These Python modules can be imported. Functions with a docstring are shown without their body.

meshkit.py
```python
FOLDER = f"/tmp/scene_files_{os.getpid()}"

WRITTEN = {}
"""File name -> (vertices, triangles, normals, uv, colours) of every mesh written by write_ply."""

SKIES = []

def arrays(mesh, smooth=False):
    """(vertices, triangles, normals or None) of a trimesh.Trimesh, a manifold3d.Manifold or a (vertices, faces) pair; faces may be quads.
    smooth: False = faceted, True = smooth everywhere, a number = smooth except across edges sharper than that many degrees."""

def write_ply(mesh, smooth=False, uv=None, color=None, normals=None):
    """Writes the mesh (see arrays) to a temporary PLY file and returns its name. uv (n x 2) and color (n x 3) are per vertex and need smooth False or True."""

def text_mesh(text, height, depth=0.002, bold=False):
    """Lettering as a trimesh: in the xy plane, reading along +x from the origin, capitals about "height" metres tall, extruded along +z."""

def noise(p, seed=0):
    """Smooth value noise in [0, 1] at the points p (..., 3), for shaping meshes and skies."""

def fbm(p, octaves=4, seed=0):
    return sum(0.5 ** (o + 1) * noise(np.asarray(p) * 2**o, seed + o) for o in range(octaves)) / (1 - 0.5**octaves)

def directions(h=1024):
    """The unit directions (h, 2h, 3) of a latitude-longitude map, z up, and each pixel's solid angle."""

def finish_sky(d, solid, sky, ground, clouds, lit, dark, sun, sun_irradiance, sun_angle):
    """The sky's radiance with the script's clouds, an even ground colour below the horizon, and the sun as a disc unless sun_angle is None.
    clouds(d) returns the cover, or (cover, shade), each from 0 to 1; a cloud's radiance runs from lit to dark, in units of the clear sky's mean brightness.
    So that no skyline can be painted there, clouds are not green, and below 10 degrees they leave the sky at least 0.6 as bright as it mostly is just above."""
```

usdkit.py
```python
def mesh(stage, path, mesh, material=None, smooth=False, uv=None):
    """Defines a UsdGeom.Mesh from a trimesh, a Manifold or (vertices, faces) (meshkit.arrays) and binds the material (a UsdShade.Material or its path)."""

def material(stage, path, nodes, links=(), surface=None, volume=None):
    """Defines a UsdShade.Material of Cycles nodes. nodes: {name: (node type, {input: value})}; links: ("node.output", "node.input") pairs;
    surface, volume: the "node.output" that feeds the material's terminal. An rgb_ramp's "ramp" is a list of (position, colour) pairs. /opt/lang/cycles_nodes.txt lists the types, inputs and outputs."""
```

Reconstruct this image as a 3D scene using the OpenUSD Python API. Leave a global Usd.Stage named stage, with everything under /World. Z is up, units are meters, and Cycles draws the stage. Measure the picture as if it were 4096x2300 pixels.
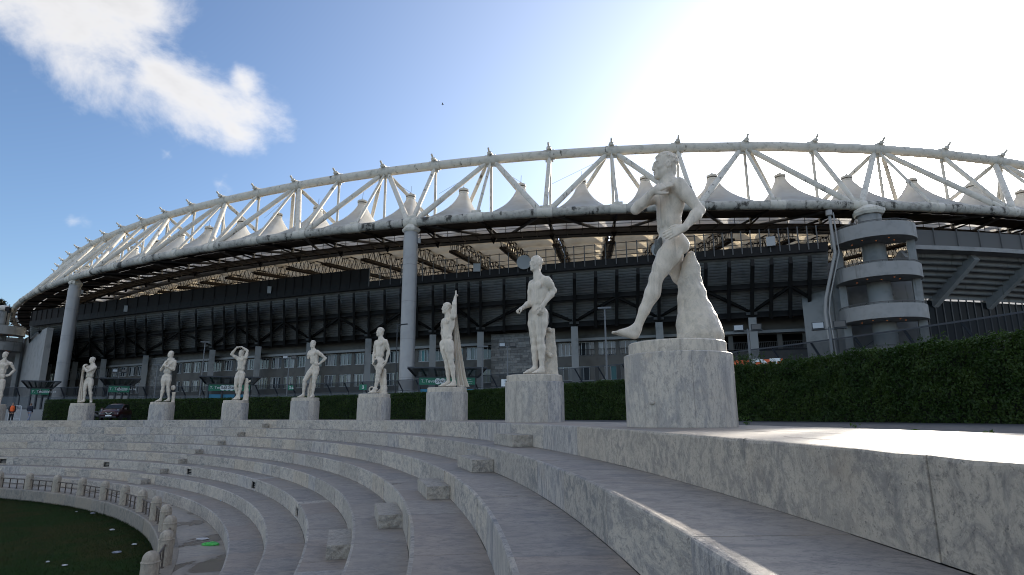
import math, random
import numpy as np
import trimesh, manifold3d, shapely.geometry as sg
from scipy import ndimage
import usdkit, meshkit
from pxr import Usd, UsdGeom, UsdLux, UsdShade, Gf, Sdf, Vt

stage = Usd.Stage.CreateInMemory()
UsdGeom.SetStageUpAxis(stage, UsdGeom.Tokens.z)
UsdGeom.SetStageMetersPerUnit(stage, 1.0)
UsdGeom.Xform.Define(stage, '/World')
UsdGeom.Scope.Define(stage, '/World/Looks')

# ------------------------------------------------------------------ camera
# terrace top is z = 0; the photographer stands on the third tier, eye just above the terrace
EYE_Z, PITCH, ROLL = 0.198, 0.21165, 0.00553
FPX = 2381.46                                   # focal length in pixels of a 4096 wide frame
EXPOSURE = 0.78
_c, _s = math.cos(ROLL), math.sin(ROLL)
fwd = np.array([0, math.cos(PITCH), math.sin(PITCH)]); up0 = np.array([0, -math.sin(PITCH), math.cos(PITCH)]); rt0 = np.array([1., 0, 0])
rt = _c * rt0 - _s * up0; up = _s * rt0 + _c * up0
cam = UsdGeom.Camera.Define(stage, '/World/camera')
M4 = Gf.Matrix4d(1)
for i, v in enumerate((rt, up, -fwd)):
    M4.SetRow(i, Gf.Vec4d(*map(float, v), 0))
M4.SetRow(3, Gf.Vec4d(0, 0, EYE_Z, 1))
cam.AddTransformOp().Set(M4)
cam.CreateHorizontalApertureAttr(36.0)
cam.CreateFocalLengthAttr(FPX / 4096 * 36.0)
cam.CreateClippingRangeAttr(Gf.Vec2f(0.05, 20000))
cam.CreateExposureAttr(EXPOSURE)


def ray(px, py):
    """World direction of a pixel of the 4096 x 2300 photograph: used only to measure where things stand."""
    dx0, dy0 = px - 2048, py - 1150
    dx = _c * dx0 - _s * dy0; dy = _s * dx0 + _c * dy0
    u, v = dx / FPX, -dy / FPX
    return np.array([u, math.cos(PITCH) - v * math.sin(PITCH), math.sin(PITCH) + v * math.cos(PITCH)])


def at_z(px, py, z):
    r = ray(px, py); return r * (z - EYE_Z) / r[2] + [0, 0, EYE_Z]


def at_dist(px, py, P, deep=0.0):
    """Point on the pixel's ray in the upright plane through P that faces the camera, deep metres behind it."""
    r = ray(px, py); P = np.asarray(P[:2], float); L = np.hypot(*P); n = P / L
    return r * (L + deep) / (r[:2] @ n) + [0, 0, EYE_Z]


# ------------------------------------------------------------------ sun and sky
sun_dir = ray(3595, 685); sun_dir = sun_dir / np.linalg.norm(sun_dir)
SUN_EL = math.asin(sun_dir[2]); SUN_ROT = math.atan2(sun_dir[0], sun_dir[1])
SKY_STRENGTH, SUN_INTENSITY = 0.10, 1.0
sun = UsdLux.DistantLight.Define(stage, '/World/sun')
sun.CreateNormalizeAttr(True); sun.CreateIntensityAttr(SUN_INTENSITY); sun.CreateAngleAttr(0.53); sun.CreateColorAttr(Gf.Vec3f(1.0, 0.91, 0.78))
zx = np.cross([0, 0, 1.], sun_dir); zx /= np.linalg.norm(zx); zy = np.cross(sun_dir, zx)
MS = Gf.Matrix4d(1)
for i, v in enumerate((zx, zy, sun_dir)):
    MS.SetRow(i, Gf.Vec4d(*map(float, v), 0))
sun.AddTransformOp().Set(MS)


def nrm(v):
    v = np.asarray(v, float); return v / np.linalg.norm(v)


def sky_material():
    N, L = {}, []
    def node(n, kind, **kw): N[n] = (kind, kw); return n
    def link(a, b): L.append((a, b))
    node('tc', 'texture_coordinate')
    node('dir', 'vector_math', math_type='normalize'); link('tc.generated', 'dir.vector1')
    node('sky', 'sky_texture', sky_type='single_scattering', sun_disc=False, sun_elevation=SUN_EL, sun_rotation=SUN_ROT, aerosol_density=1.0, air_density=1.0, ozone_density=2.0, altitude=50.0)
    # bright haze round the sun
    node('sd', 'vector_math', math_type='dot_product', vector2=tuple(sun_dir)); link('dir.vector', 'sd.vector1')
    node('sd0', 'math', math_type='maximum', value2=0.0); link('sd.value', 'sd0.value1')
    node('p1', 'math', math_type='power', value2=4.5); link('sd0.value', 'p1.value1')
    node('p2', 'math', math_type='power', value2=70.0); link('sd0.value', 'p2.value1')
    node('p3', 'math', math_type='power', value2=2500.0); link('sd0.value', 'p3.value1')
    node('m1', 'math', math_type='multiply', value2=HAZE[0]); link('p1.value', 'm1.value1')
    node('m2', 'math', math_type='multiply_add', value2=HAZE[1]); link('p2.value', 'm2.value1'); link('m1.value', 'm2.value3')
    node('m3', 'math', math_type='multiply_add', value2=HAZE[2]); link('p3.value', 'm3.value1'); link('m2.value', 'm3.value3')
    node('hz', 'vector_math', math_type='scale', vector1=(1.0, 0.965, 0.93)); link('m3.value', 'hz.scale')
    node('sk2', 'vector_math', math_type='multiply', vector2=SKY_TINT); link('sky.color', 'sk2.vector1')
    node('base', 'vector_math', math_type='add'); link('sk2.vector', 'base.vector1'); link('hz.vector', 'base.vector2')
    # clouds
    node('map', 'mapping', scale=(1.0, 1.0, 1.35)); link('dir.vector', 'map.vector')
    node('n1', 'noise_texture', scale=7.5, detail=10.0, roughness=0.62, distortion=0.25); link('map.vector', 'n1.vector')
    node('n2', 'noise_texture', scale=3.2, detail=4.0, roughness=0.5); link('map.vector', 'n2.vector')
    def band(tag, a, b, half, soft, over):
        """A bank of cloud along the great circle from direction a to direction b."""
        a, b = nrm(a), nrm(b); n = nrm(np.cross(a, b)); mid = nrm(a + b); t = nrm(np.cross(n, mid)); t = t * np.sign(t @ (b - a)); e = abs(t @ b)
        node(tag + 'x', 'vector_math', math_type='dot_product', vector2=tuple(n)); link('dir.vector', tag + 'x.vector1')
        node(tag + 'ab', 'math', math_type='absolute'); link(tag + 'x.value', tag + 'ab.value1')
        node(tag + 's', 'map_range', range_type='linear', from_min=half + soft, from_max=half - soft, to_min=0.0, to_max=1.0, clamp=True); link(tag + 'ab.value', tag + 's.value')
        node(tag + 't', 'vector_math', math_type='dot_product', vector2=tuple(t)); link('dir.vector', tag + 't.vector1')
        node(tag + 'ta', 'math', math_type='absolute'); link(tag + 't.value', tag + 'ta.value1')
        node(tag + 'e', 'map_range', range_type='linear', from_min=e + over, from_max=e - over, to_min=0.0, to_max=1.0, clamp=True); link(tag + 'ta.value', tag + 'e.value')
        node(tag + 'f', 'vector_math', math_type='dot_product', vector2=tuple(mid)); link('dir.vector', tag + 'f.vector1')
        node(tag + 'fp', 'math', math_type='greater_than', value2=0.2); link(tag + 'f.value', tag + 'fp.value1')
        node(tag + 'm', 'math', math_type='multiply'); link(tag + 's.result', tag + 'm.value1'); link(tag + 'e.result', tag + 'm.value2')
        node(tag + 'o', 'math', math_type='multiply'); link(tag + 'm.value', tag + 'o.value1'); link(tag + 'fp.value', tag + 'o.value2')
        return tag + 'o.value'
    bands = [band(f'c{i}', *b) for i, b in enumerate(CLOUDS)]
    last = bands[0]
    for i, b in enumerate(bands[1:]):
        node(f'mx{i}', 'math', math_type='maximum'); link(last, f'mx{i}.value1'); link(b, f'mx{i}.value2'); last = f'mx{i}.value'
    # unseen broken cloud, added outside the view to whiten the ambient light
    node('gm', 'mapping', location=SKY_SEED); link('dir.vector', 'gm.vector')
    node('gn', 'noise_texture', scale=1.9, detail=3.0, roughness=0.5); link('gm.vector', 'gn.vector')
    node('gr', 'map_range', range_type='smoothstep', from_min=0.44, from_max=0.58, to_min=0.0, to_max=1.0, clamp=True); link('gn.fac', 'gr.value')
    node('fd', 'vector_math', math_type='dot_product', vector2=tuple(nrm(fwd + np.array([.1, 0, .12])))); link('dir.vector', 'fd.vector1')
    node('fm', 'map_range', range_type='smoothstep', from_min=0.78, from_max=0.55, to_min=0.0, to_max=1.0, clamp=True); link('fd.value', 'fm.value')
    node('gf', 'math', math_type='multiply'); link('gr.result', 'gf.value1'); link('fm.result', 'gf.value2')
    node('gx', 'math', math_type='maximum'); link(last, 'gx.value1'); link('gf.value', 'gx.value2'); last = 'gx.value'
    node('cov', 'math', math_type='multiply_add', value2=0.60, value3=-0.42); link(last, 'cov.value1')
    node('dn', 'math', math_type='add'); link('cov.value', 'dn.value1'); link('n1.fac', 'dn.value2')
    node('dn2', 'math', math_type='multiply_add', value2=0.22); link('n2.fac', 'dn2.value1'); link('dn.value', 'dn2.value3')
    node('dens', 'map_range', range_type='smoothstep', from_min=0.44, from_max=0.82, to_min=0.0, to_max=0.95, clamp=True); link('dn2.value', 'dens.value')
    node('shade', 'map_range', range_type='linear', from_min=0.5, from_max=0.95, to_min=1.0, to_max=0.74, clamp=True); link('dn2.value', 'shade.value')
    node('cc0', 'vector_math', math_type='scale', vector1=CLOUD_COLOR); link('shade.result', 'cc0.scale')
    node('cc', 'vector_math', math_type='add'); link('cc0.vector', 'cc.vector1'); link('hz.vector', 'cc.vector2')
    node('mixc', 'mix', mix_type='mix'); link('dens.result', 'mixc.fac'); link('base.vector', 'mixc.color1'); link('cc.vector', 'mixc.color2')
    node('bg', 'background_shader', strength=SKY_STRENGTH); link('mixc.color', 'bg.color')
    return usdkit.material(stage, '/World/Looks/sky', N, L, surface='bg.background')


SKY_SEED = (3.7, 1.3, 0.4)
HAZE = (2.9, 8.0, 300.0)
SKY_TINT = (0.89, 0.985, 1.12)
CLOUD_COLOR = (6.3, 6.25, 6.3)
CLOUDS = [(ray(-300, -560), ray(690, 270), 0.135, 0.095, 0.10), (ray(480, 180), ray(1050, 610), 0.062, 0.065, 0.05),
          (ray(930, 230), ray(1010, 420), 0.024, 0.035, 0.03), (ray(800, 690), ray(960, 780), 0.024, 0.03, 0.03), (ray(640, 590), ray(700, 640), 0.018, 0.025, 0.02),
          (ray(1050, 900), ray(1330, 850), 0.014, 0.04, 0.06), (ray(230, 880), ray(330, 885), 0.005, 0.02, 0.02)]
dome = UsdLux.DomeLight.Define(stage, '/World/sky')
dome.GetPrim().SetCustomDataByKey('kind', 'structure')
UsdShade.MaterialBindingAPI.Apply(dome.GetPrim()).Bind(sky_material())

# ------------------------------------------------------------------ helpers
USED = {}


def numbered(parent, name):
    k = (parent, name); n = USED.get(k, 0); USED[k] = n + 1
    return f'{parent}/{name}' if n == 0 else f'{parent}/{name}_{n:03d}'


def tag(prim, label=None, category=None, group=None, kind=None):
    p = prim.GetPrim() if hasattr(prim, 'GetPrim') else prim
    for k, v in (('label', label), ('category', category), ('group', group), ('kind', kind)):
        if v: p.SetCustomDataByKey(k, v)
    return p


class Thing:
    """An Xform at the thing's base whose children are its parts; parts are given in world coordinates unless local."""
    def __init__(self, name, loc=(0, 0, 0), rotz=0.0, parent='/World', **kw):
        self.path = numbered(parent, name); self.loc = np.asarray(loc, float); self.rotz = rotz
        x = UsdGeom.Xform.Define(stage, self.path)
        if parent == '/World':
            x.AddTranslateOp().Set(Gf.Vec3d(*map(float, self.loc)))
            if rotz: x.AddRotateZOp().Set(math.degrees(rotz))
        self.prim = x.GetPrim(); tag(self.prim, **kw)

    def add(self, name, mesh, mat, smooth=False, local=False, under=None, label=None, kind=None):
        v, f = mv(mesh)
        if not local:
            v = v - self.loc
            if self.rotz:
                c, s = math.cos(-self.rotz), math.sin(-self.rotz); v = np.c_[c * v[:, 0] - s * v[:, 1], s * v[:, 0] + c * v[:, 1], v[:, 2]]
        path = numbered(under or self.path, name)
        usdkit.mesh(stage, path, (v, f), mat, smooth)
        tag(stage.GetPrimAtPath(path), label=label, kind=kind)
        return path

    def group_part(self, name, under=None):
        path = numbered(under or self.path, name); UsdGeom.Xform.Define(stage, path); return path

    def copy(self, loc, rotz=0.0, **kw):
        name = self.path.rsplit('/', 1)[1]; path = numbered('/World', name); x = UsdGeom.Xform.Define(stage, path)
        x.AddTranslateOp().Set(Gf.Vec3d(*map(float, loc))); x.AddRotateZOp().Set(math.degrees(rotz))
        p = x.GetPrim(); p.GetReferences().AddInternalReference(self.path); p.SetInstanceable(True); tag(p, **kw); return p


def single(name, mesh, mat, smooth=False, **kw):
    path = numbered('/World', name); v, f = mv(mesh); usdkit.mesh(stage, path, (v, f), mat, smooth)
    tag(stage.GetPrimAtPath(path), **kw); return path


def mv(mesh):
    if isinstance(mesh, list): mesh = cat(mesh)
    if hasattr(mesh, 'to_mesh'):
        m = mesh.to_mesh(); return np.array(m.vert_properties[:, :3], float), np.array(m.tri_verts, int)
    if isinstance(mesh, tuple):
        v, f = np.asarray(mesh[0], float), np.asarray(mesh[1], int)
        if f.shape[1] == 4: f = np.vstack([f[:, [0, 1, 2]], f[:, [0, 2, 3]]])
        return v, f
    return np.array(mesh.vertices, float), np.array(mesh.faces, int)


def cat(ms):
    V, F, n = [], [], 0
    for m in ms:
        v, f = mv(m); V.append(v); F.append(f + n); n += len(v)
    return np.vstack(V), np.vstack(F)


def box(c, size, rotz=0.0, axes=None):
    """Box by centre and size; axes: 3 unit row vectors."""
    s = np.array([[x, y, z] for x in (-.5, .5) for y in (-.5, .5) for z in (-.5, .5)]) * size
    if axes is None:
        a, b = math.cos(rotz), math.sin(rotz); axes = np.array([[a, b, 0], [-b, a, 0], [0, 0, 1.]])
    v = s @ np.asarray(axes) + c
    f = np.array([[0, 1, 3], [0, 3, 2], [4, 6, 7], [4, 7, 5], [0, 4, 5], [0, 5, 1], [2, 3, 7], [2, 7, 6], [0, 2, 6], [0, 6, 4], [1, 5, 7], [1, 7, 3]])
    if np.linalg.det(np.asarray(axes)) < 0: f = f[:, ::-1]
    return v, f


def frame(d, hint=(0, 0, 1)):
    d = nrm(d); h = np.asarray(hint, float)
    if abs(d @ nrm(h)) > .98: h = np.array([1., 0, 0])
    x = nrm(np.cross(h, d)); y = np.cross(d, x); return x, y, d


def beam(a, b, w, h, hint=(0, 0, 1)):
    """Rectangular bar from a to b; w across, h along hint."""
    a, b = np.asarray(a, float), np.asarray(b, float); x, y, d = frame(b - a, hint)
    return box((a + b) / 2, (w, h, np.linalg.norm(b - a)), axes=np.array([x, y, d]))


def tube(pts, r, n=8, cap=True, closed=False):
    pts = np.asarray(pts, float); m = len(pts); r = np.broadcast_to(np.asarray(r, float), (m,))
    if closed: tan = np.roll(pts, -1, 0) - np.roll(pts, 1, 0)
    else: tan = np.gradient(pts, axis=0)
    V = []; h = np.array([0, 0, 1.]) if abs(nrm(tan[0])[2]) < .9 else np.array([1., 0, 0])
    x = nrm(np.cross(h, tan[0]))
    a = np.arange(n) / n * 2 * np.pi
    for p, t, rr in zip(pts, tan, r):
        t = nrm(t); x = nrm(x - (x @ t) * t); y = np.cross(t, x)
        V.append(p + rr * (np.cos(a)[:, None] * x + np.sin(a)[:, None] * y))
    V = np.vstack(V); F = []
    k = np.arange(n); k2 = (k + 1) % n
    for i in range(m if closed else m - 1):
        A, B = i * n, ((i + 1) % m) * n
        F.append(np.c_[A + k, A + k2, B + k2]); F.append(np.c_[A + k, B + k2, B + k])
    F = np.vstack(F)
    if cap and not closed:
        V = np.vstack([V, pts[0], pts[-1]]); c0, c1 = m * n, m * n + 1
        F = np.vstack([F, np.c_[np.full(n, c0), k2, k], np.c_[np.full(n, c1), (m - 1) * n + k, (m - 1) * n + k2]])
    return V, F


def cyl(a, b, r, n=12, r2=None):
    return tube([a, b], [r, r if r2 is None else r2], n)


def lathe(profile, n=32, loc=(0, 0, 0)):
    """Solid of revolution about z; profile (r, z) from the bottom axis to the top axis."""
    p = np.asarray(profile, float); a = np.arange(n) / n * 2 * np.pi; m = len(p)
    V = np.stack([p[:, None, 0] * np.cos(a), p[:, None, 0] * np.sin(a), np.repeat(p[:, 1:2], n, 1)], -1).reshape(-1, 3) + loc
    k = np.arange(n); k2 = (k + 1) % n; F = []
    for i in range(m - 1):
        A, B = i * n, (i + 1) * n
        F.append(np.c_[A + k, A + k2, B + k2]); F.append(np.c_[A + k, B + k2, B + k])
    F = np.vstack(F); return V, F


def grid(P):
    """Sheet through a (rows, columns, 3) array of points."""
    P = np.asarray(P, float); r, c = P.shape[:2]; i = np.arange(r * c).reshape(r, c)
    q = np.stack([i[:-1, :-1], i[:-1, 1:], i[1:, 1:], i[1:, :-1]], -1).reshape(-1, 4); return P.reshape(-1, 3), np.vstack([q[:, [0, 1, 2]], q[:, [0, 2, 3]]])


def slab(P, t):
    """Sheet given thickness t (vector or number along -z) as a closed shell."""
    P = np.asarray(P, float); off = np.array([0, 0, -t]) if np.ndim(t) == 0 else np.asarray(t, float)
    r, c = P.shape[:2]; n = r * c; v, f = grid(P); i = np.arange(n).reshape(r, c)
    rim = np.r_[i[0, :-1], i[:-1, -1], i[-1, :0:-1], i[:0:-1, 0]]; rim2 = np.roll(rim, -1)
    F = np.vstack([f, f[:, ::-1] + n, np.c_[rim2, rim, rim + n], np.c_[rim2, rim + n, rim2 + n]])
    return np.vstack([v, v + off]), F


def prism(poly, o, ax, ay, az, depth):
    """Extrude a shapely polygon or point list drawn in the plane (ax, ay) through o along az by depth."""
    poly = poly if hasattr(poly, 'exterior') else sg.Polygon(poly)
    m = trimesh.creation.extrude_polygon(poly, depth, engine='earcut'); v = np.array(m.vertices)
    return np.asarray(o) + v[:, :1] * ax + v[:, 1:2] * ay + v[:, 2:] * az, np.array(m.faces)


def text_on(txt, h, o, ax, ay, depth=.01, bold=False):
    m = meshkit.text_mesh(txt, h, depth, bold); v = np.array(m.vertices); az = np.cross(ax, ay)
    return np.asarray(o) + v[:, :1] * ax + v[:, 1:2] * ay + v[:, 2:] * az, np.array(m.faces)


# ------------------------------------------------------------------ materials
def mat(name, color, rough=.6, noise=None, bump=None, metal=0.0, spec=.5, streak=None, extra=None):
    """Principled material: noise=(scale, amount, second colour), streak=(scale vector, amount, colour), bump=(scale, distance)."""
    N = {'p': ('principled_bsdf', {'base_color': color, 'roughness': rough, 'metallic': metal, 'specular_ior_level': spec}), 'g': ('geometry', {})}; L = []
    last = None
    if noise:
        sc, (lo, hi), col2 = noise
        N['n'] = ('noise_texture', {'scale': sc, 'detail': 7.0, 'roughness': .62}); L.append(('g.position', 'n.vector'))
        N['nr'] = ('map_range', {'range_type': 'smoothstep', 'from_min': lo, 'from_max': hi, 'clamp': True}); L.append(('n.fac', 'nr.value'))
        N['nm'] = ('mix', {'mix_type': 'mix', 'color1': color, 'color2': col2}); L.append(('nr.result', 'nm.fac')); last = 'nm.color'
    if streak:
        vec, (lo, hi), col3 = streak
        N['sm'] = ('mapping', {'scale': vec}); L.append(('g.position', 'sm.vector'))
        N['s'] = ('noise_texture', {'scale': 1.0, 'detail': 6.0, 'roughness': .65}); L.append(('sm.vector', 's.vector'))
        N['sr'] = ('map_range', {'range_type': 'smoothstep', 'from_min': lo, 'from_max': hi, 'clamp': True}); L.append(('s.fac', 'sr.value'))
        N['sx'] = ('mix', {'mix_type': 'mix', 'color1': color, 'color2': col3}); L.append(('sr.result', 'sx.fac'))
        if last: L.append((last, 'sx.color1'))
        last = 'sx.color'
    if last: L.append((last, 'p.base_color'))
    if bump:
        N['bn'] = ('noise_texture', {'scale': bump[0], 'detail': 6.0, 'roughness': .6}); L.append(('g.position', 'bn.vector'))
        N['b'] = ('bump', {'distance': bump[1], 'strength': 1.0}); L += [('bn.fac', 'b.height'), ('b.normal', 'p.normal')]
    return usdkit.material(stage, f'/World/Looks/{name}', N, L, surface='p.BSDF')


def marble(name, base, vein, warm, rot, stretch, pits=.75, blotch=.5, VS=5.0, gain=.84, streak=0., wamt=.8, rough=.55, wet=None, bumpd=.012, lichen=None):
    """Weathered veined marble: cloudy grey-blue veins drawn out along one direction, warm stains, dark pits."""
    N = {'p': ('principled_bsdf', {'roughness': rough, 'specular_ior_level': .35}), 'g': ('geometry', {})}; L = []
    def noise(n, sc, detail, rgh, dist, src): N[n] = ('noise_texture', {'scale': sc, 'detail': detail, 'roughness': rgh, 'distortion': dist}); L.append((src, n + '.vector'))
    def rng(n, src, a, b, lo=0., hi=1.): N[n] = ('map_range', {'range_type': 'smoothstep', 'from_min': a, 'from_max': b, 'to_min': lo, 'to_max': hi, 'clamp': True}); L.append((src, n + '.value'))
    def mix(n, fac, c1, c2, kind='mix'):
        N[n] = ('mix', {'mix_type': kind}); L.append((fac, n + '.fac'))
        for k, c in (('color1', c1), ('color2', c2)):
            if isinstance(c, str): L.append((c, f'{n}.{k}'))
            else: N[n][1][k] = c
    N['m'] = ('mapping', {'rotation': rot, 'scale': stretch}); L.append(('g.position', 'm.vector'))
    base, vein, warm = [tuple(c * k for c, k in zip(x, (1.11 * gain, gain, .86 * gain))) for x in (base, vein, warm)]
    noise('v', VS * 1.0, 10., .74, .9, 'm.vector'); rng('vr', 'v.fac', .44, .62)
    noise('w', VS * 3.4, 9., .84, .3, 'm.vector'); rng('wr', 'w.fac', .47, .62, 0., wamt)
    noise('cl', .55, 4., .55, .3, 'g.position'); rng('clr', 'cl.fac', .42, .68, 0., blotch)
    noise('f', 38., 6., .75, 0., 'g.position'); rng('fr', 'f.fac', .57, .66, 0., pits)
    noise('wn', .8, 6., .65, .5, 'g.position'); rng('wnr', 'wn.fac', .55, .75, 0., .6)
    mix('a', 'vr.result', base, vein); mix('b', 'wr.result', 'a.color', tuple(x * .72 for x in vein))
    mix('c', 'clr.result', 'b.color', tuple(x * .80 for x in base)); mix('d', 'wnr.result', 'c.color', warm)
    mix('e', 'fr.result', 'd.color', tuple(x * .35 for x in vein)); last = 'e.color'
    if streak:
        N['sm'] = ('mapping', {'scale': (7., 7., .5)}); L.append(('g.position', 'sm.vector'))
        noise('st', 1., 6., .7, .2, 'sm.vector'); rng('str', 'st.fac', .50, .72, 0., streak)
        mix('sx', 'str.result', last, tuple(c * .45 for c in vein)); last = 'sx.color'
    if lichen:
        noise('li', lichen[0], 8., .7, .4, 'g.position'); rng('lir', 'li.fac', lichen[1], lichen[1] + .08, 0., .85)
        mix('lm', 'lir.result', last, (.05, .048, .045)); last = 'lm.color'
    if wet:
        N['wm'] = ('mapping', {'scale': wet[1]}); L.append(('g.position', 'wm.vector'))
        noise('wt', wet[0], 5., .55, .8, 'wm.vector'); rng('wtr', 'wt.fac', wet[2], wet[2] + .05, 0., .9)
        mix('we', 'wtr.result', last, wet[3]); last = 'we.color'
        rng('wro', 'wt.fac', wet[2], wet[2] + .06, rough, .18); L.append(('wro.result', 'p.roughness'))
    L.append((last, 'p.base_color'))
    N['bs'] = ('math', {'math_type': 'multiply_add', 'value2': .6}); L += [('w.fac', 'bs.value1'), ('f.fac', 'bs.value3')]
    N['bu'] = ('bump', {'distance': bumpd, 'strength': 1.0}); L += [('bs.value', 'bu.height'), ('bu.normal', 'p.normal')]
    return usdkit.material(stage, f'/World/Looks/{name}', N, L, surface='p.BSDF')


STEP = [marble('marble_pale', (.56, .55, .53), (.27, .28, .31), (.43, .39, .34), (.3, .9, .4), (1, .35, 1.)),
        marble('marble_grey', (.47, .46, .45), (.21, .225, .25), (.37, .34, .31), (1.1, .2, 1.4), (.4, 1., 1.)),
        marble('marble_blue', (.51, .51, .52), (.22, .24, .29), (.38, .35, .32), (.6, 1.3, .2), (1., 1., .35)),
        marble('marble_warm', (.55, .52, .48), (.30, .295, .295), (.42, .36, .30), (.9, .5, 2.2), (.35, 1., .8)),
        marble('marble_streak', (.53, .52, .51), (.19, .205, .235), (.40, .37, .33), (0., .5, .8), (.22, 1.2, 1.2))]
TREAD = [marble('tread_pale', (.385, .37, .36), (.25, .25, .265), (.36, .305, .26), (.2, .1, .9), (.6, 1., 1.), pits=.6, VS=3.4, bumpd=.004, wet=(.42, (1, 1, 1), .66, (.17, .14, .115))),
         marble('tread_rose', (.375, .345, .33), (.26, .25, .255), (.34, .28, .24), (.2, .1, 2.), (.5, 1., 1.), pits=.6, VS=3.0, bumpd=.004, wet=(.42, (1, 1, 1), .66, (.17, .14, .115))),
         marble('tread_grey', (.35, .34, .34), (.22, .225, .245), (.33, .29, .255), (.2, .1, 1.3), (.55, 1., 1.), pits=.6, VS=3.8, bumpd=.004, wet=(.42, (1, 1, 1), .66, (.17, .14, .115)))]
WALK = marble('walkway_wet', (.42, .405, .385), (.29, .295, .31), (.36, .30, .25), (.2, .1, .6), (.4, 1., 1.), pits=.2, bumpd=.003, wet=(.55, (1., .45, 1.), .545, (.115, .09, .07)))
STATUE = marble('statue_marble', (.66, .635, .60), (.58, .56, .53), (.56, .51, .44), (.4, .2, .6), (1., 1., .6), pits=.30, VS=2.8, gain=.90, streak=.50, wamt=.32, blotch=.3, bumpd=.004)
ROUGH = marble('rough_marble', (.60, .575, .535), (.47, .455, .43), (.46, .41, .34), (.4, .2, .6), (1., 1., .7), pits=.28, blotch=.3, gain=1.05, wamt=.2, bumpd=.02)
PLINTH = marble('plinth_marble', (.56, .54, .505), (.42, .41, .40), (.50, .45, .38), (.4, .9, .6), (1., 1., .5), pits=.4, gain=.95, streak=.5, bumpd=.004)
PEDESTAL = [marble('pedestal_pale', (.50, .49, .475), (.31, .32, .345), (.47, .42, .36), (.1, .3, .5), (1., 1., .4), pits=.6, gain=.92, streak=.5, bumpd=.006),
            marble('pedestal_blue', (.46, .465, .475), (.27, .29, .335), (.43, .40, .36), (.5, .1, 1.5), (1., .7, .35), pits=.6, gain=.92, streak=.5, bumpd=.006)]
BOLLARD = marble('bollard_stone', (.47, .44, .40), (.34, .325, .30), (.42, .36, .29), (.4, .1, .3), (1., 1., .4), pits=.5, lichen=(9., .60))
HALF = marble('half_block', (.50, .49, .47), (.28, .285, .295), (.38, .35, .31), (.4, .2, .6), (1., 1., 1.), pits=.8, bumpd=.02)
CURB = [marble('curb_grey', (.32, .31, .295), (.18, .185, .19), (.33, .29, .24), (.4, .2, .6), (1., .7, .5), pits=.8, bumpd=.02, lichen=(1.7, .66)),
        marble('curb_warm', (.34, .315, .28), (.26, .255, .25), (.34, .29, .23), (.9, .2, 1.6), (1., .7, .5), pits=.8, bumpd=.02, lichen=(1.7, .66))]
RNG = random.Random(7)
# ================================================================== ground, terrace and tiers
CX, CY = -46.01884, 1.63879                       # centre of the round end of the marble arena
RE, TW, RH = 48.06771, 0.96619, 0.5               # terrace edge radius, tread depth, riser height
RWALK, RCURB, ZGRASS = RE - 7 * TW, 39.364, -4.601
CEN = np.array([CX, CY])


def on_arc(r, deg, z=0.0):
    a = np.radians(deg); return np.stack([CX + r * np.cos(a), CY + r * np.sin(a), np.broadcast_to(np.asarray(z, float), np.shape(a))], -1)


RCHIP = random.Random(17)


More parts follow.
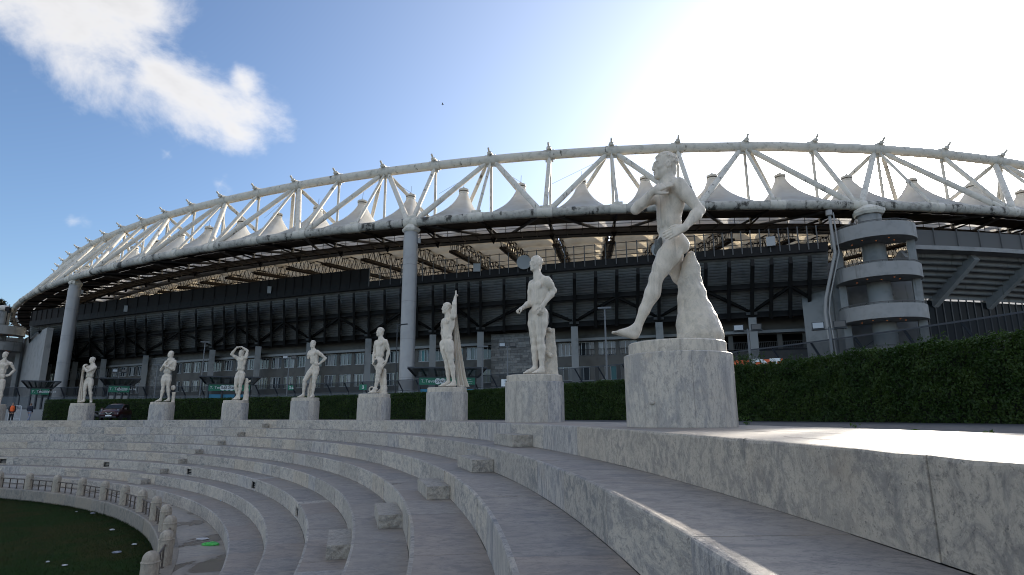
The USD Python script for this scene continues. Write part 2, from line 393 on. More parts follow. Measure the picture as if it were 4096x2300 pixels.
def arc_block(r0, r1, a0, a1, z0, z1, bev=.012, seg=2, skew=0.0):
    """A stone of an annulus: r0 inner (front) radius, a0..a1 degrees, worn front top edge."""
    if bev > .01: seg = max(2, int(math.radians(a1 - a0) * r0 / .24))
    A = np.linspace(a0, a1, seg + 1); m = 6; V = []
    for a in A:
        b = bev * (RCHIP.choice([.6, .8, .9, 1., 1.2, 1.6]) if bev > .01 else 1.); b = min(b, (r1 - r0) * .7)
        prof = np.array([(r0, z0), (r0, z1 - b * 1.3), (r0 + b * .35, z1 - b * .35), (r0 + b * 1.3, z1), (r1, z1), (r1, z0)]); V.append(on_arc(prof[:, 0], np.full(m, a), prof[:, 1]))
    V = np.concatenate(V); F = []
    k = np.arange(m); k2 = (k + 1) % m
    for i in range(seg):
        F += [np.c_[i * m + k, (i + 1) * m + k2, i * m + k2], np.c_[i * m + k, (i + 1) * m + k, (i + 1) * m + k2]]
    cap = np.array([[0, 1, 5], [1, 2, 5], [2, 3, 5], [3, 4, 5]])
    F += [cap[:, ::-1][:, ::-1], cap[:, ::-1] + seg * m]
    return V, np.vstack(F)


def ring(prof, a0=0., a1=360., n=180):
    """Band of revolution about the arena's axis through the (radius, z) profile."""
    prof = np.asarray(prof, float); A = np.linspace(a0, a1, n + 1)
    return grid(np.stack([on_arc(prof[:, 0], np.full(len(prof), a), prof[:, 1]) for a in A]))


VENT_SHADE = mat('vent_shade', (.012, .012, .012), .9)  # near-black colour stands in for the shade inside the vent openings
STONE_CORE = mat('stone_core', (.16, .155, .15), .8)
ASPHALT = mat('asphalt', (.055, .055, .058), .8, noise=(3.0, (.4, .7), (.035, .035, .037)), bump=(120., .004))
EARTH = mat('earth', (.07, .075, .05), .9, noise=(.15, (.4, .65), (.09, .085, .06)))
# one sheet of ground out to the horizon, with the arena's bowl open in it
gp = [(51.16, -.075), (57.0, -.08), (66., -.1), (140., -.12), (420., -.3), (1500., -2.), (6000., -20.)]
single('ground', ring(gp, n=240), ASPHALT, kind='structure')
# the bowl under the stones
core = [(51.15, -.16), (RE + .60, -.16)]
for k in range(1, 8):
    core += [(RE - (k - 1) * TW + .60, -k * RH - .16), (RE - k * TW + .60, -k * RH - .16)]
core += [(RWALK + .60, -4.16), (RCURB + .30, -4.16), (RCURB + .30, ZGRASS - .2)]
core = [(51.15, -.3)] + core
single('tier_foundation', ring(core, n=240), STONE_CORE, kind='structure')

A_MIN, A_MAX = -9.0, 128.0
VENT_A = [76.7, 63.0, 49.75, 37.2, 25.2, 12.6, 89.4, 102.]
VENT_HALF = .40
rs = random.Random(3)


def cut_angles(rad, lo, hi, mean, seed):
    r = random.Random(seed); out = [lo]
    while out[-1] < hi: out.append(out[-1] + math.degrees(mean * r.uniform(.62, 1.45) / rad))
    return out


tiers = []
for k in range(1, 8):                             # seven seating tiers under the terrace
    t = Thing('stone_tier', on_arc(RE - k * TW, 60., -k * RH - RH), kind='structure'); tiers.append(t)
    r0, r1 = RE - k * TW, RE - (k - 1) * TW - .004
    angs = cut_angles(r0, A_MIN, A_MAX, 1.9, 40 + k)
    if k == 5:                                    # the fifth tier has vents: a stone starts and ends beside each
        for v in VENT_A:
            angs = [a for a in angs if abs(a - v) > VENT_HALF + .7] + [v - VENT_HALF, v + VENT_HALF]
        angs.sort()
    for a0, a1 in zip(angs[:-1], angs[1:]):
        g = math.degrees(.005 / r0); pr = rs.uniform(-.007, .006)
        is_vent = k == 5 and any(abs((a0 + a1) / 2 - v) < .1 for v in VENT_A)
        zb, zt = -k * RH - RH + .002, -k * RH + rs.uniform(-.003, .002)
        m1 = STEP[rs.choice([0, 0, 1, 1, 2, 3, 4])]
        if is_vent:
            v = (a0 + a1) / 2
            t.add('stone_block', arc_block(r0 + pr, r1, a0 + g, a1 - g, zt - .13, zt), m1)
            t.add('stone_block', arc_block(r0 + pr, r1, a0 + g, a1 - g, zb, zb + .07), m1)
            vt = t.group_part('vent')
            P = on_arc(r0, v, 0); ax = np.array([-math.sin(math.radians(v)), math.cos(math.radians(v)), 0]); rd = np.array([math.cos(math.radians(v)), math.sin(math.radians(v)), 0])
            for q in range(3):
                c = on_arc(r0 + .13, v, zb + .12 + q * .085); t.add('bar', box(c, (.64, .04, .028), axes=np.array([ax, -rd, [0, 0, 1.]])), STEP[0], under=vt)
            c = on_arc(r0 + .45, v, (zb + zt) / 2); t.add('back', box(c, (.66, .05, .4), axes=np.array([ax, -rd, [0, 0, 1.]])), VENT_SHADE, under=vt)
            for sv in (-1, 1):
                c = on_arc(r0 + .28, v, (zb + zt) / 2) + ax * .33 * sv; t.add('side', box(c, (.03, .36, .40), axes=np.array([ax, -rd, [0, 0, 1.]])), VENT_SHADE, under=vt)
            continue
        t.add('stone_block', arc_block(r0 + pr, r0 + .05, a0 + g, a1 - g, zb, zt, bev=.016), m1)
        t.add('tread_slab', arc_block(r0 + .0505, r1, a0 + g * .5, a1 - g * .5, zt - .12, zt - .0005, bev=.002), TREAD[rs.choice([0, 0, 1, 2])])
# riser of the terrace and its paving
terrace = Thing('stone_terrace', on_arc(RE, 60., -RH), kind='structure')
angs = cut_angles(RE, A_MIN, A_MAX, 2.0, 11)
for a0, a1 in zip(angs[:-1], angs[1:]):
    g = math.degrees(.003 / RE)
    terrace.add('stone_block', arc_block(RE + rs.uniform(-.005, .004), RE + .06, a0 + g, a1 - g, -RH + .002, 0., bev=.016), STEP[rs.choice([0, 0, 1, 2, 3, 4])])
    terrace.add('paving_slab', arc_block(RE + .0605, RE + .5, a0 + g * .5, a1 - g * .5, -.14, -.0005, bev=.002), TREAD[rs.choice([0, 1, 2])])
for i, (q0, q1) in enumerate(((.503, 1.45), (1.453, 3.06))):
    angs = cut_angles(RE + q0, A_MIN, A_MAX, 1.9, 20 + i)
    for a0, a1 in zip(angs[:-1], angs[1:]):
        g = math.degrees(.003 / RE)
        terrace.add('paving_slab', arc_block(RE + q0, RE + q1, a0 + g, a1 - g, -.14, rs.uniform(-.003, .002), bev=.004), TREAD[rs.choice([0, 1, 2])])
# walkway behind the curb
walk = Thing('stone_walkway', on_arc(RCURB + 1, 60., -4.0), kind='structure')
angs = cut_angles(RCURB + 1, A_MIN, A_MAX, 1.5, 31)
for a0, a1 in zip(angs[:-1], angs[1:]):
    g = math.degrees(.003 / RCURB)
    walk.add('paving_slab', arc_block(RCURB + .603, RWALK - .004, a0 + g, a1 - g, -4.14, -4.0 + rs.uniform(-.004, .002), bev=.004), WALK)
angs = cut_angles(RCURB, A_MIN, A_MAX, 2.1, 33)
for a0, a1 in zip(angs[:-1], angs[1:]):
    g = math.degrees(.004 / RCURB)
    walk.add('curb_stone', arc_block(RCURB + rs.uniform(-.012, .01), RCURB + .6, a0 + g, a1 - g, ZGRASS - .1, -3.985 + rs.uniform(-.006, .006), bev=.035), CURB[rs.choice([0, 0, 1])])

# half-height stepping blocks of the two stairways
def half_block(k, a_left, label, seed, wide=1.68):
    """Rough half-riser block on tread k against the riser above; a_left: the angle of its near end."""
    r1 = RE - (k - 1) * TW - .006; r0 = r1 - .475; a1 = a_left + math.degrees(wide / r0)
    zb = -k * RH + .004; n = 9
    th = np.linspace(a_left, a1, 17); rr = np.linspace(r0, r1, 6); zz = np.linspace(zb, zb + .262, 6)
    m = trimesh.creation.box((1, 1, 1)); m = trimesh.remesh.subdivide_to_size(m.vertices, m.faces, .12); V = np.array(m[0]) + .5; F = np.array(m[1])
    P = on_arc(r0 + V[:, 0] * (r1 - r0), a_left + V[:, 1] * (a1 - a_left), zb + V[:, 2] * .262)
    nz = (meshkit.fbm(P * 9., 3, seed) - .5)
    ends = (V[:, 1] < .01) | (V[:, 1] > .99); face = V[:, 0] < .01
    d = np.zeros_like(P); tang = np.array([-math.sin(math.radians(a_left)), math.cos(math.radians(a_left)), 0]); rad = np.array([math.cos(math.radians(a_left)), math.sin(math.radians(a_left)), 0])
    edge = np.minimum.reduce([np.minimum(V[:, i], 1 - V[:, i]) for i in (0, 2)])
    d += np.outer(np.where(V[:, 1] < .01, nz * .075 - .01, 0) + np.where(V[:, 1] > .99, nz * .05, 0), tang)
    d += np.outer(np.where(face, -nz * .012, 0), rad); d[:, 2] += np.where(V[:, 2] > .99, nz * .012, 0)
    P = P + d; P[:, 2] = np.maximum(P[:, 2], zb)
    v, f = trimesh.Trimesh(P, F, process=True).vertices, trimesh.Trimesh(P, F, process=True).faces
    single('step_block', (np.array(v), np.array(f)), HALF, label=label, category='step block', group=None)


near_l = {1: 14.82, 2: 14.52, 3: 14.33, 4: 14.19, 5: 14.07, 6: 13.7, 7: 13.4}
ORD = {1: 'first', 2: 'second', 3: 'third', 4: 'fourth', 5: 'fifth', 6: 'sixth', 7: 'lowest'}
for k in range(1, 6):
    half_block(k, near_l[k], f'rough stone half step on the {ORD[k]} tier below the terrace, in the near stairway', k)
far_l = {1: 50.5, 2: 51.86, 3: 52.45, 4: 53.35, 5: 53.25, 6: 53.25, 7: 53.2}
for k in range(1, 8):
    half_block(k, far_l[k], f'rough stone half step on the {ORD[k]} tier below the terrace, in the far stairway', 20 + k)

# grass of the arena
GRASS_BASE = mat('turf', (.018, .040, .006), 1., spec=.1, noise=(.35, (.42, .62), (.040, .040, .010)), bump=(60., .03))
single('turf', ring([(RCURB + .02, ZGRASS), (36., ZGRASS), (30., ZGRASS), (20., ZGRASS), (8., ZGRASS), (.01, ZGRASS)], n=120), GRASS_BASE, kind='structure')
# ================================================================== the stadium: roof ring, membranes, stand
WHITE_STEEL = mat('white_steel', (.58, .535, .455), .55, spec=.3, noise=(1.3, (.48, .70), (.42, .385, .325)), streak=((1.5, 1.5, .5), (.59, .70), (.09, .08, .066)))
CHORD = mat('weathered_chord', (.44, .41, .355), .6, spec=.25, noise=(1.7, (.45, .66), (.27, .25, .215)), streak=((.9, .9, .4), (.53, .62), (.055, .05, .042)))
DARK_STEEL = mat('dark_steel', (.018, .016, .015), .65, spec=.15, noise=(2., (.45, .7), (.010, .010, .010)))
CATWALK = mat('catwalk_steel', (.13, .095, .062), .6, noise=(2., (.45, .7), (.08, .058, .038)))
PARAPET = mat('dark_parapet', (.022, .018, .016), .7, spec=.12)
BROWN_STEEL = mat('brown_steel', (.050, .036, .025), .7, spec=.15, noise=(2., (.45, .7), (.028, .021, .016)))
GREY_STEEL = mat('grey_steel', (.115, .11, .105), .6, spec=.2)
CONCRETE = mat('concrete', (.27, .265, .255), .75, noise=(.7, (.45, .7), (.20, .197, .19)), streak=((1.6, 1.6, .12), (.58, .72), (.14, .135, .125)), bump=(30., .006))
COLUMN = mat('pillar_concrete', (.36, .352, .342), .7, noise=(.5, (.45, .7), (.30, .295, .288)), streak=((1.3, 1.3, .10), (.60, .70), (.17, .165, .158)))
DECK = mat('corrugated_deck', (.22, .215, .205), .7, spec=.15, noise=(.8, (.45, .7), (.16, .155, .15)))
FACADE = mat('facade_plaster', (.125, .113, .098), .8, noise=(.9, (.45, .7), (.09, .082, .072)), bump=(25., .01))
LEDGE = mat('ledge_concrete', (.30, .29, .275), .7)
FRAME_W = mat('window_frame', (.55, .55, .54), .5)
STONEWALL = [mat(f'wall_stone_{n}', c, .8, noise=(2.5, (.4, .7), tuple(x * .75 for x in c)), bump=(30., .02)) for n, c in (('light', (.27, .255, .235)), ('mid', (.22, .21, .195)), ('dark', (.17, .16, .15)))]
GLASS_DARK = mat('dark_glass', (.008, .010, .011), .25, spec=.10)
CURTAINS = [mat('pane_dark', (.02, .024, .028), .08, spec=.7), mat('pane_blind', (.30, .30, .29), .25, spec=.7), mat('pane_grey', (.11, .115, .12), .12, spec=.7)]
TEALP = mat('teal_curtain', (.05, .22, .22), .3)


def fabric(name='roof_fabric', c1=(.82, .80, .755), c2=(.72, .69, .63), tr=.42):
    N = {'g': ('geometry', {}), 'n': ('noise_texture', {'scale': .5, 'detail': 5.0}), 'r': ('map_range', {'range_type': 'smoothstep', 'from_min': .4, 'from_max': .7, 'clamp': True}),
         'c': ('mix', {'mix_type': 'mix', 'color1': c1, 'color2': c2}), 'd': ('diffuse_bsdf', {}), 't': ('translucent_bsdf', {}), 'm': ('mix_closure', {'fac': tr})}
    L = [('g.position', 'n.vector'), ('n.fac', 'r.value'), ('r.result', 'c.fac'), ('c.color', 'd.color'), ('c.color', 't.color'), ('d.BSDF', 'm.closure1'), ('t.BSDF', 'm.closure2')]
    return usdkit.material(stage, f'/World/Looks/{name}', N, L, surface='m.closure')


FABRIC = fabric()
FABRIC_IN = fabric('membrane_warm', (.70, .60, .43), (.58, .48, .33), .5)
EQ = (-5.321, 201.624, 161.221, 123.272, -0.58069)
Z_B, Z_T, IN_T, IN_I = 24.0, 34.8, 7.38, 14.8


def ell(t, inset=0.0, z=0.0):
    cx, cy, a, b, r = EQ; t = np.asarray(t, float)
    x, y = a * np.cos(t), b * np.sin(t); nx, ny = x / a**2, y / b**2; n = np.hypot(nx, ny)
    x = x - inset * nx / n; y = y - inset * ny / n
    c, s = math.cos(r), math.sin(r)
    return np.stack(np.broadcast_arrays(cx + c * x - s * y, cy + s * x + c * y, np.asarray(z, float)), -1)


_t = np.array([-1.848, -1.8, -1.756, -1.704, -1.652, -1.604, -1.554, -1.507, -1.459, -1.41, -1.359, -1.308, -1.258, -1.206, -1.155, -1.099, -1.044, -0.988, -0.927, -0.863, -0.796, -0.73, -0.652, -0.58])
_p = np.polyfit(np.arange(24), _t, 4); _ts = np.polyval(_p, np.arange(24))
NT = {i: float(.35 * a + .65 * b) for i, (a, b) in enumerate(zip(_t, _ts))}
for j in range(1, 15): NT[-j] = NT[0] - .0475 * j
for j in range(1, 8): NT[23 + j] = NT[23] + .072 * j
I0, I1 = -12, 29
stad = Thing('stadium', tuple(ell(NT[14])[:2]) + (0.,), label='huge football stadium with white tubular truss ring and tented roof', category='stadium')


def strut(a, b, r, n=10, neck=.55):
    a, b = np.asarray(a, float), np.asarray(b, float); L = np.linalg.norm(b - a); d = (b - a) / L; e = min(1.0, L * .12)
    return tube([a, a + d * e * .35, a + d * e, b - d * e, b - d * e * .35, b], [r * neck, r * neck, r, r, r * neck, r * neck], n)


for i in range(I0, I1):
    t0, t1 = NT[i], NT[i + 1]; sub = np.linspace(t0, t1, 5); near = i >= -3
    B, T, I = ell(t0, 0, Z_B), ell(t0, IN_T, Z_T), ell(t0, IN_I, Z_B + 1.6)
    B1, T1, I1p = ell(t1, 0, Z_B), ell(t1, IN_T, Z_T), ell(t1, IN_I, Z_B + 1.6)
    nin = nrm(I - B); along = nrm(ell(t0 + .01) - ell(t0 - .01)); Zv = np.array([0, 0, 1.])
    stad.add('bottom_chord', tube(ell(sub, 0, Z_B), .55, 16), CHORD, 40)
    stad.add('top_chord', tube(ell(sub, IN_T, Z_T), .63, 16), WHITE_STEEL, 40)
    stad.add('inner_chord', tube(ell(sub, IN_I, Z_B + 1.6), .42, 10), GREY_STEEL, 40)
    stad.add('strut', strut(B, T + (0, 0, -.3), .29 if i % 2 == 0 else .20), WHITE_STEEL, 40)
    stad.add('post', tube([ell(t0, IN_T + .25, Z_B + .3), T + nin * .25 - Zv * .3], .19, 8), WHITE_STEEL, 40)
    if i % 2 == 0:
        stad.add('diagonal', strut(B + along * .5 + Zv * .2, T1 - along * .6 - Zv * .4, .35, 12), WHITE_STEEL, 40)
        stad.add('inner_diagonal', strut(I, T1 - along * .5 - Zv * .4, .27), WHITE_STEEL, 40)
    else:
        stad.add('diagonal', strut(B1 - along * .5 + Zv * .2, T + along * .6 - Zv * .4, .35, 12), WHITE_STEEL, 40)
        stad.add('inner_diagonal', strut(I1p, T + along * .5 - Zv * .4, .27), WHITE_STEEL, 40)
    # collar, gusset and pin of the top node, sleeve of the bottom node
    out = -nin; pin = nrm(out * .85 + Zv * .75)
    node = [tube([T - along * .75, T + along * .75], .70, 14), box(T + Zv * .52 + out * .30, (.7, .75, .55), axes=np.array([along, -nin, Zv])),
            box(T - Zv * .78, (1.5 if i % 2 else 1.1, .12, .55), axes=np.array([along, -nin, Zv])), box(T - Zv * .78, (.12, 1.0, .6), axes=np.array([along, -nin, Zv]))]
    stad.add('node_collar', cat(node), WHITE_STEEL, 30)
    stad.add('anchor_pin', cat([cyl(T + pin * .3, T + pin * 1.85, .14, 8), cyl(T + pin * 1.0, T + pin * 1.18, .32, 10)]), WHITE_STEEL, 40)
    s0 = ell(t0 - .006, 0, Z_B); s1 = ell(t0 + .006, 0, Z_B)
    stad.add('chord_sleeve', cat([tube([s0, s1], .60, 14), box(B + Zv * .62, (1.2, .10, .6), axes=np.array([along, -nin, Zv])), tube([B + along * .02, B - along * .02], .63, 14)]), WHITE_STEEL, 30)
    # dark bracing in the plane of the bottom chords
    stad.add('tie_tube', tube([B - Zv * .1, I], .16, 8), DARK_STEEL, 40)
    stad.add('plan_brace', tube([B, I1p] if i % 2 == 0 else [I, B1], .20, 8), GREY_STEEL, 40)
    tm = (t0 + t1) / 2
    stad.add('hanger', cat([beam(ell(t0, 4.5, Z_B + .3), ell(t0, 8.6, Z_B + .1), .16, .16), beam(ell(tm, 9.5, Z_B + .6), ell(tm, 8.2, Z_B + .1), .12, .12)]), BROWN_STEEL)
    # thin stay wires
    if i % 2 == 0 and near:
        stad.add('stay_wire', cat([tube([T1 - Zv * .6, ell(t0, 9, Z_B + 7.2)], .022, 4), tube([T1 - Zv * .6, ell((t1 + NT[i + 2]) / 2, 8, Z_B + 7.4)], .022, 4)]), GREY_STEEL)
    # catwalk under the roof edge
    cw = []
    q = np.linspace(t0, t1, 5)
    P0 = ell(q, 7.3, Z_B + .15); P1 = ell(q, 9.0, Z_B + .15)
    cw.append(slab(np.stack([P0, P1]), .22))
    for h in (.45, .8, 1.15): cw.append(tube(ell(q, 7.3, Z_B + .15 + h), .035, 4))
    for tt in q[:-1]: cw.append(beam(ell(tt, 7.3, Z_B + .15), ell(tt, 7.3, Z_B + 1.25), .06, .06, along)); cw.append(beam(ell(tt, 7.3, Z_B - .10), ell(tt, 9.0, Z_B - .10), .1, .22))
    stad.add('catwalk', cat(cw), CATWALK)
    stad.add('catwalk_tube', tube(ell(q, 9.6, Z_B + .35), .42, 10), DARK_STEEL, 40)
    stad.add('catwalk_bracket', cat([prism([(0, 0), (.9, 0), (.45, -.8)], ell(t0, 8.9, Z_B - .05) - along * .45, along, Zv, nin, .3)]), DARK_STEEL)
    for w0, w1, zz in ((.95, 3.4, -.30), (3.7, 7.1, -.05)):
        stad.add('soffit_panel', slab(np.stack([ell(q, w0, Z_B + .22 + .10 * w0), ell(q, w1, Z_B + .22 + .10 * w1)]), .08), BROWN_STEEL)
    # conical membrane with its cap
    cin, zt = 8.0, 30.4; nph, nr = 28, 9; r0 = .60
    ph = np.arange(nph + 1) / nph * 2 * np.pi; P = np.zeros((nr, nph + 1, 3)); half_s = 4.0; half_w = 7.6
    bx, by = np.cos(ph), np.sin(ph); k = 1 / np.maximum(np.abs(bx) ** 4 + np.abs(by) ** 4, 1e-9) ** .25
    kk = 1 / np.maximum(np.abs(bx), np.abs(by)); k = .25 * k + .75 * kk
    for m in range(nr):
        f = (m / (nr - 1)) ** 1.6
        s_ = (r0 + (half_s * k - r0) * f) * bx / half_s; w_ = (r0 + (half_w * k - r0) * f) * by
        dist = np.hypot(s_ * half_s, w_ * half_s / half_w * (.35 + .65 * 1) + 0 * w_); rho = np.clip(r0 + (half_s * 1.0 - r0) * f, r0, None)
        z = zt - (zt - (Z_B + .45 + .105 * (cin + w_))) * (.82 * np.log(np.maximum(rho / r0, 1.0)) / math.log(half_s / r0) + .18 * (rho - r0) / (half_s - r0))
        z = z + .35 * (1 - f) * f * np.cos(ph * 4)
        P[m] = ell(tm + s_ * (t1 - t0) / 2, cin + w_, z)
    stad.add('tent_membrane', grid(P), FABRIC, True)
    cc = ell(tm, cin, zt)
    stad.add('tent_cap', lathe([(0, -.05), (.62, -.05), (.66, .0), (.66, .22), (.60, .24), (.60, .34), (.70, .36), (.70, .62), (.60, .68), (.2, .72), (.16, .95), (0, .97)], 20, cc), WHITE_STEEL, 35)
    stad.add('cap_band', lathe([(.605, .235), (.64, .25), (.64, .33), (.605, .345)], 20, cc), BROWN_STEEL)
    stad.add('cap_rod', cyl(cc + (0, 0, .9), cc + (.05, 0, 2.0), .025, 5), GREY_STEEL)
    # stretched roof bays further in
    zb = lambda w: Z_B + 2.0 + (w - 15.) * .075
    rows = 7; dep = 5.0; U = np.linspace(.02, .98, 13); sheets = []
    for m in range(rows):
        w = np.linspace(15.2 + m * dep, 15.2 + (m + 1) * dep, 6); vv = np.linspace(0, 1, 6)
        arch = 1 - (2 * (U - .5) / .96) ** 6
        Wg, Ug = np.meshgrid(w, U, indexing='ij'); zz = zb(Wg) + arch[None] * (2.2 - 2.0 * (np.sin(np.pi * np.minimum(vv[:, None] * .62, 1))) ** 1.0)
        sheets.append(grid(ell(t0 + Ug * (t1 - t0), Wg, zz)))
        stad.add('roof_rib', tube(ell(t0 + U * (t1 - t0), w[0] - .05, zb(w[0]) + arch * 2.2 - .06), .20, 6), BROWN_STEEL)
    stad.add('roof_membrane', cat(sheets), FABRIC_IN, True)
    # radial truss carrying them
    tr = []; W2 = np.arange(14.8, 50.5, 1.8)
    for sd in (-1, 1):
        for dz, rr in ((.35, .12), (-1.8, .16)):
            tr.append(tube([ell(t0, w, zb(w) + dz) + along * sd * (.5 if dz > 0 else .42) for w in W2[::4]] + [ell(t0, W2[-1], zb(W2[-1]) + dz) + along * sd * .45], rr, 5))
        for a, b in zip(W2[:-1], W2[1:]):
            m_ = (a + b) / 2
            tr.append(beam(ell(t0, a, zb(a) + .35) + along * sd * .5, ell(t0, m_, zb(m_) - 1.8) + along * sd * .42, .07, .07))
            tr.append(beam(ell(t0, m_, zb(m_) - 1.8) + along * sd * .42, ell(t0, b, zb(b) + .35) + along * sd * .5, .07, .07))
    Pq = np.stack([[ell(t0, w, zb(w) - 1.55) + along * sd * .52 for w in W2[::3]] for sd in (-1, 1)])
    tr.append(slab(Pq, .12))
    stad.add('radial_truss', cat(tr), BROWN_STEEL)

# roof pillars: one tall round column at every sixth node, a sixth leans out of the picture
def pillar(P, r, label=None):
    path = stad.add('roof_pillar', lathe([(0, -.2), (r, -.2), (r, 22.1), (r * .93, 22.15), (r * .93, 22.75), (0, 22.76)], 28, (P[0], P[1], 0)), COLUMN, 35, label=label)
    n = nrm(np.array([P[0], P[1], 0])); s = np.array([n[1], -n[0], 0])
    stad.add('pillar_head', cat([lathe([(0, 22.7), (1.0, 22.7), (1.15, 22.9), (1.15, 23.1), (.55, 23.75), (0, 23.8)], 6, (P[0], P[1], 0)), cyl((P[0], P[1], 22.7), (P[0], P[1], 23.7), .35)]), WHITE_STEEL)
    stad.add('junction_box', cat([box(np.array([P[0], P[1], 21.6]) - n * .2 + s * (r + .12), (.5, .35, .7), axes=np.array([n, s, [0, 0, 1.]]))]), LEDGE)
    for z in (4.6, 9.2, 13.8, 18.4):
        stad.add('pillar_joint', lathe([(r - .02, z), (r + .012, z + .01), (r + .012, z + .05), (r - .02, z + .06)], 28, (P[0], P[1], 0)), CONCRETE)


pillar(ell(NT[14]), .90, 'tall round pillar in the middle of the roof edge')
pillar(at_z(306, 1113, Z_B), .95, 'tall round pillar near the left end of the roof edge')

# ------------------------------------------------------------------ the steel stand between the two ramp towers
_A = np.array([(553, 1243), (900, 1209.7), (996, 1193), (1176.5, 1182), (1453, 1151.7), (1800, 1115.7), (2076.5, 1093.6), (2353, 1066), (2519, 1055), (2794, 1027), (2971, 1019), (3142.6, 1005), (3325, 997), (72, 1309)])
_B = np.array([(304, 1433.7), (417.6, 1425), (586, 1411.6), (851.8, 1386.7), (1035.5, 1370), (1475, 1339.7), (1919, 1312), (2295, 1292.7), (2635, 1270.6), (3007, 1251), (3314, 1238)])
pA, pB = np.polyfit(_A[:, 0] / 1000, _A[:, 1], 3), np.polyfit(_B[:, 0] / 1000, _B[:, 1], 3)
ZA, ZC2 = 18.4, 12.7
cA = lambda s: at_z(s, np.polyval(pA, s / 1000), ZA)
cB = lambda s: at_z(s, np.polyval(pB, s / 1000), ZC2)


def back(P, d):
    """Point d metres farther from the photographer, level."""
    n = nrm(np.array([P[0], P[1], 0])); return P + n * d


COLS = [120, 200, 304, 418, 586, 852, 1035, 1240, 1475, 1732, 1922, 2297, 2635, 3007, 3312]
slope = lambda s, f: cA(s) * (1 - f) + cB(s) * f
Zv = np.array([0, 0, 1.])
for j, s in enumerate(COLS):
    b = cB(s); n = nrm(np.array([b[0], b[1], 0])); sd = np.array([n[1], -n[0], 0]); ax = np.array([sd, n, Zv])
    w = .95
    stad.add('column', cat([box((b[0], b[1], ZC2 / 2 - .4), (w, 1.3, ZC2 - .5), axes=ax), box(b + n * 1.6 + (0, 0, -2.0 - ZC2 + ZC2), (w * .8, 2.4, 1.2), axes=ax)]), CONCRETE)
    stad.add('column_shoe', cat([box(b + Zv * -.1, (1.3, .9, .35), axes=ax), beam(b - sd * .3, b - sd * .7 + Zv * .9, .12, .3), beam(b + sd * .3, b + sd * .7 + Zv * .9, .12, .3)]), GREY_STEEL)
for j, (s0, s1) in enumerate(zip(COLS[:-1], COLS[1:])):
    big = s1 - s0 > 150; nfr = 4 if big else 2
    b0, b1 = cB(s0), cB(s1); bm = (b0 + b1) / 2; sm = (s0 + s1) / 2
    # tie beam with a shallow gable over the columns
    stad.add('tie_beam', cat([beam(b0 - Zv * .2, b1 - Zv * .2, .35, .8), beam(b0 + Zv * .2, bm + Zv * 1.35, .3, .3), beam(bm + Zv * 1.35, b1 + Zv * .2, .3, .3)]), DARK_STEEL)
    f = .46; m0, m1, mm = slope(s0, f), slope(s1, f), slope(sm, f)
    off = np.array([0, 0, -.45])
    stad.add('mid_beam', cat([beam(m0 + off, mm + off, .35, .6), beam(mm + off, m1 + off, .35, .6)]), DARK_STEEL)
    stad.add('v_strut', beam(b0 + Zv * .1, mm + off * 1.6, .32, .32), DARK_STEEL)
    stad.add('v_strut', beam(b1 + Zv * .1, mm + off * 1.6, .32, .32), DARK_STEEL)
    for q in range(nfr):
        s = s0 + (s1 - s0) * q / nfr; F = np.linspace(0, 1, 7)
        bow = np.array([slope(s, f_) - Zv * (.10 + .55 * (1 - f_) ** 4) for f_ in F]); wd = np.stack([bow, bow - Zv * .55 - back(np.zeros(3) + [bow[0][0], bow[0][1], 0], 0) * 0])
        d_ = nrm(slope(s + 5, .5) - slope(s - 5, .5)) * .20
        stad.add('raking_beam', cat([slab(np.stack([bow - d_, bow + d_]), .75)]), DARK_STEEL)
        sa, sb = s, s0 + (s1 - s0) * (q + 1) / nfr; nrow = 21
        P = []
        for r_ in range(nrow * 4):
            f_ = (r_ // 4 + (0., .60, .60, 1.)[r_ % 4]) / nrow; h = (.0, .0, .42, .42)[r_ % 4]
            P.append([slope(sa, f_) + Zv * h, slope((sa + sb) / 2, f_) + Zv * h, slope(sb, f_) + Zv * h])
        stad.add('deck_panel', grid(np.array(P)), DECK)
    # outer edge: fascia beam, railing or closed parapet
    ns = max(2, int(round((s1 - s0) / 80))); ss = np.linspace(s0, s1, ns * 2 + 1); E = np.array([cA(s) for s in ss])
    stad.add('fascia_beam', cat([beam(a + Zv * .25, b + Zv * .25, .3, 1.05) for a, b in zip(E[:-1:2], E[2::2])]), DARK_STEEL)
    if s1 <= 1480:
        for a, b in zip(E[:-1:2], E[2::2]): stad.add('parapet_panel', beam(a + Zv * 1.75, b + Zv * 1.75, .06, 1.9), PARAPET)
    stad.add('railing', cat([tube([e + Zv * h for e in E], .045, 5) for h in (1.2, 1.75, 2.75)]), DARK_STEEL)
    for e in E[::1 if s1 <= 1480 else 1][:-1]: stad.add('railing_post', beam(e + Zv * .0 - nrm([e[0], e[1], 0]) * .22, e + Zv * 2.8 - nrm([e[0], e[1], 0]) * .22, .11, .11), DARK_STEEL if s1 <= 1480 else GREY_STEEL)

# wall behind the columns
WD = 3.2
cW = lambda s, z=0.: (lambda P: np.array([P[0], P[1], z]))(back(cB(s), WD))
def wall_piece(name, sa, sb, z0, z1, d0, thick, m, under=None):
    n = max(2, int((sb - sa) / 130) + 2); ss = np.linspace(sa, sb, n)
    a = np.array([back(cW(s, z1), d0) for s in ss]); b = np.array([back(cW(s, z1), d0 + thick) for s in ss])
    return stad.add(name, slab(np.stack([a, b])[::-1], z1 - z0), m, under=under)


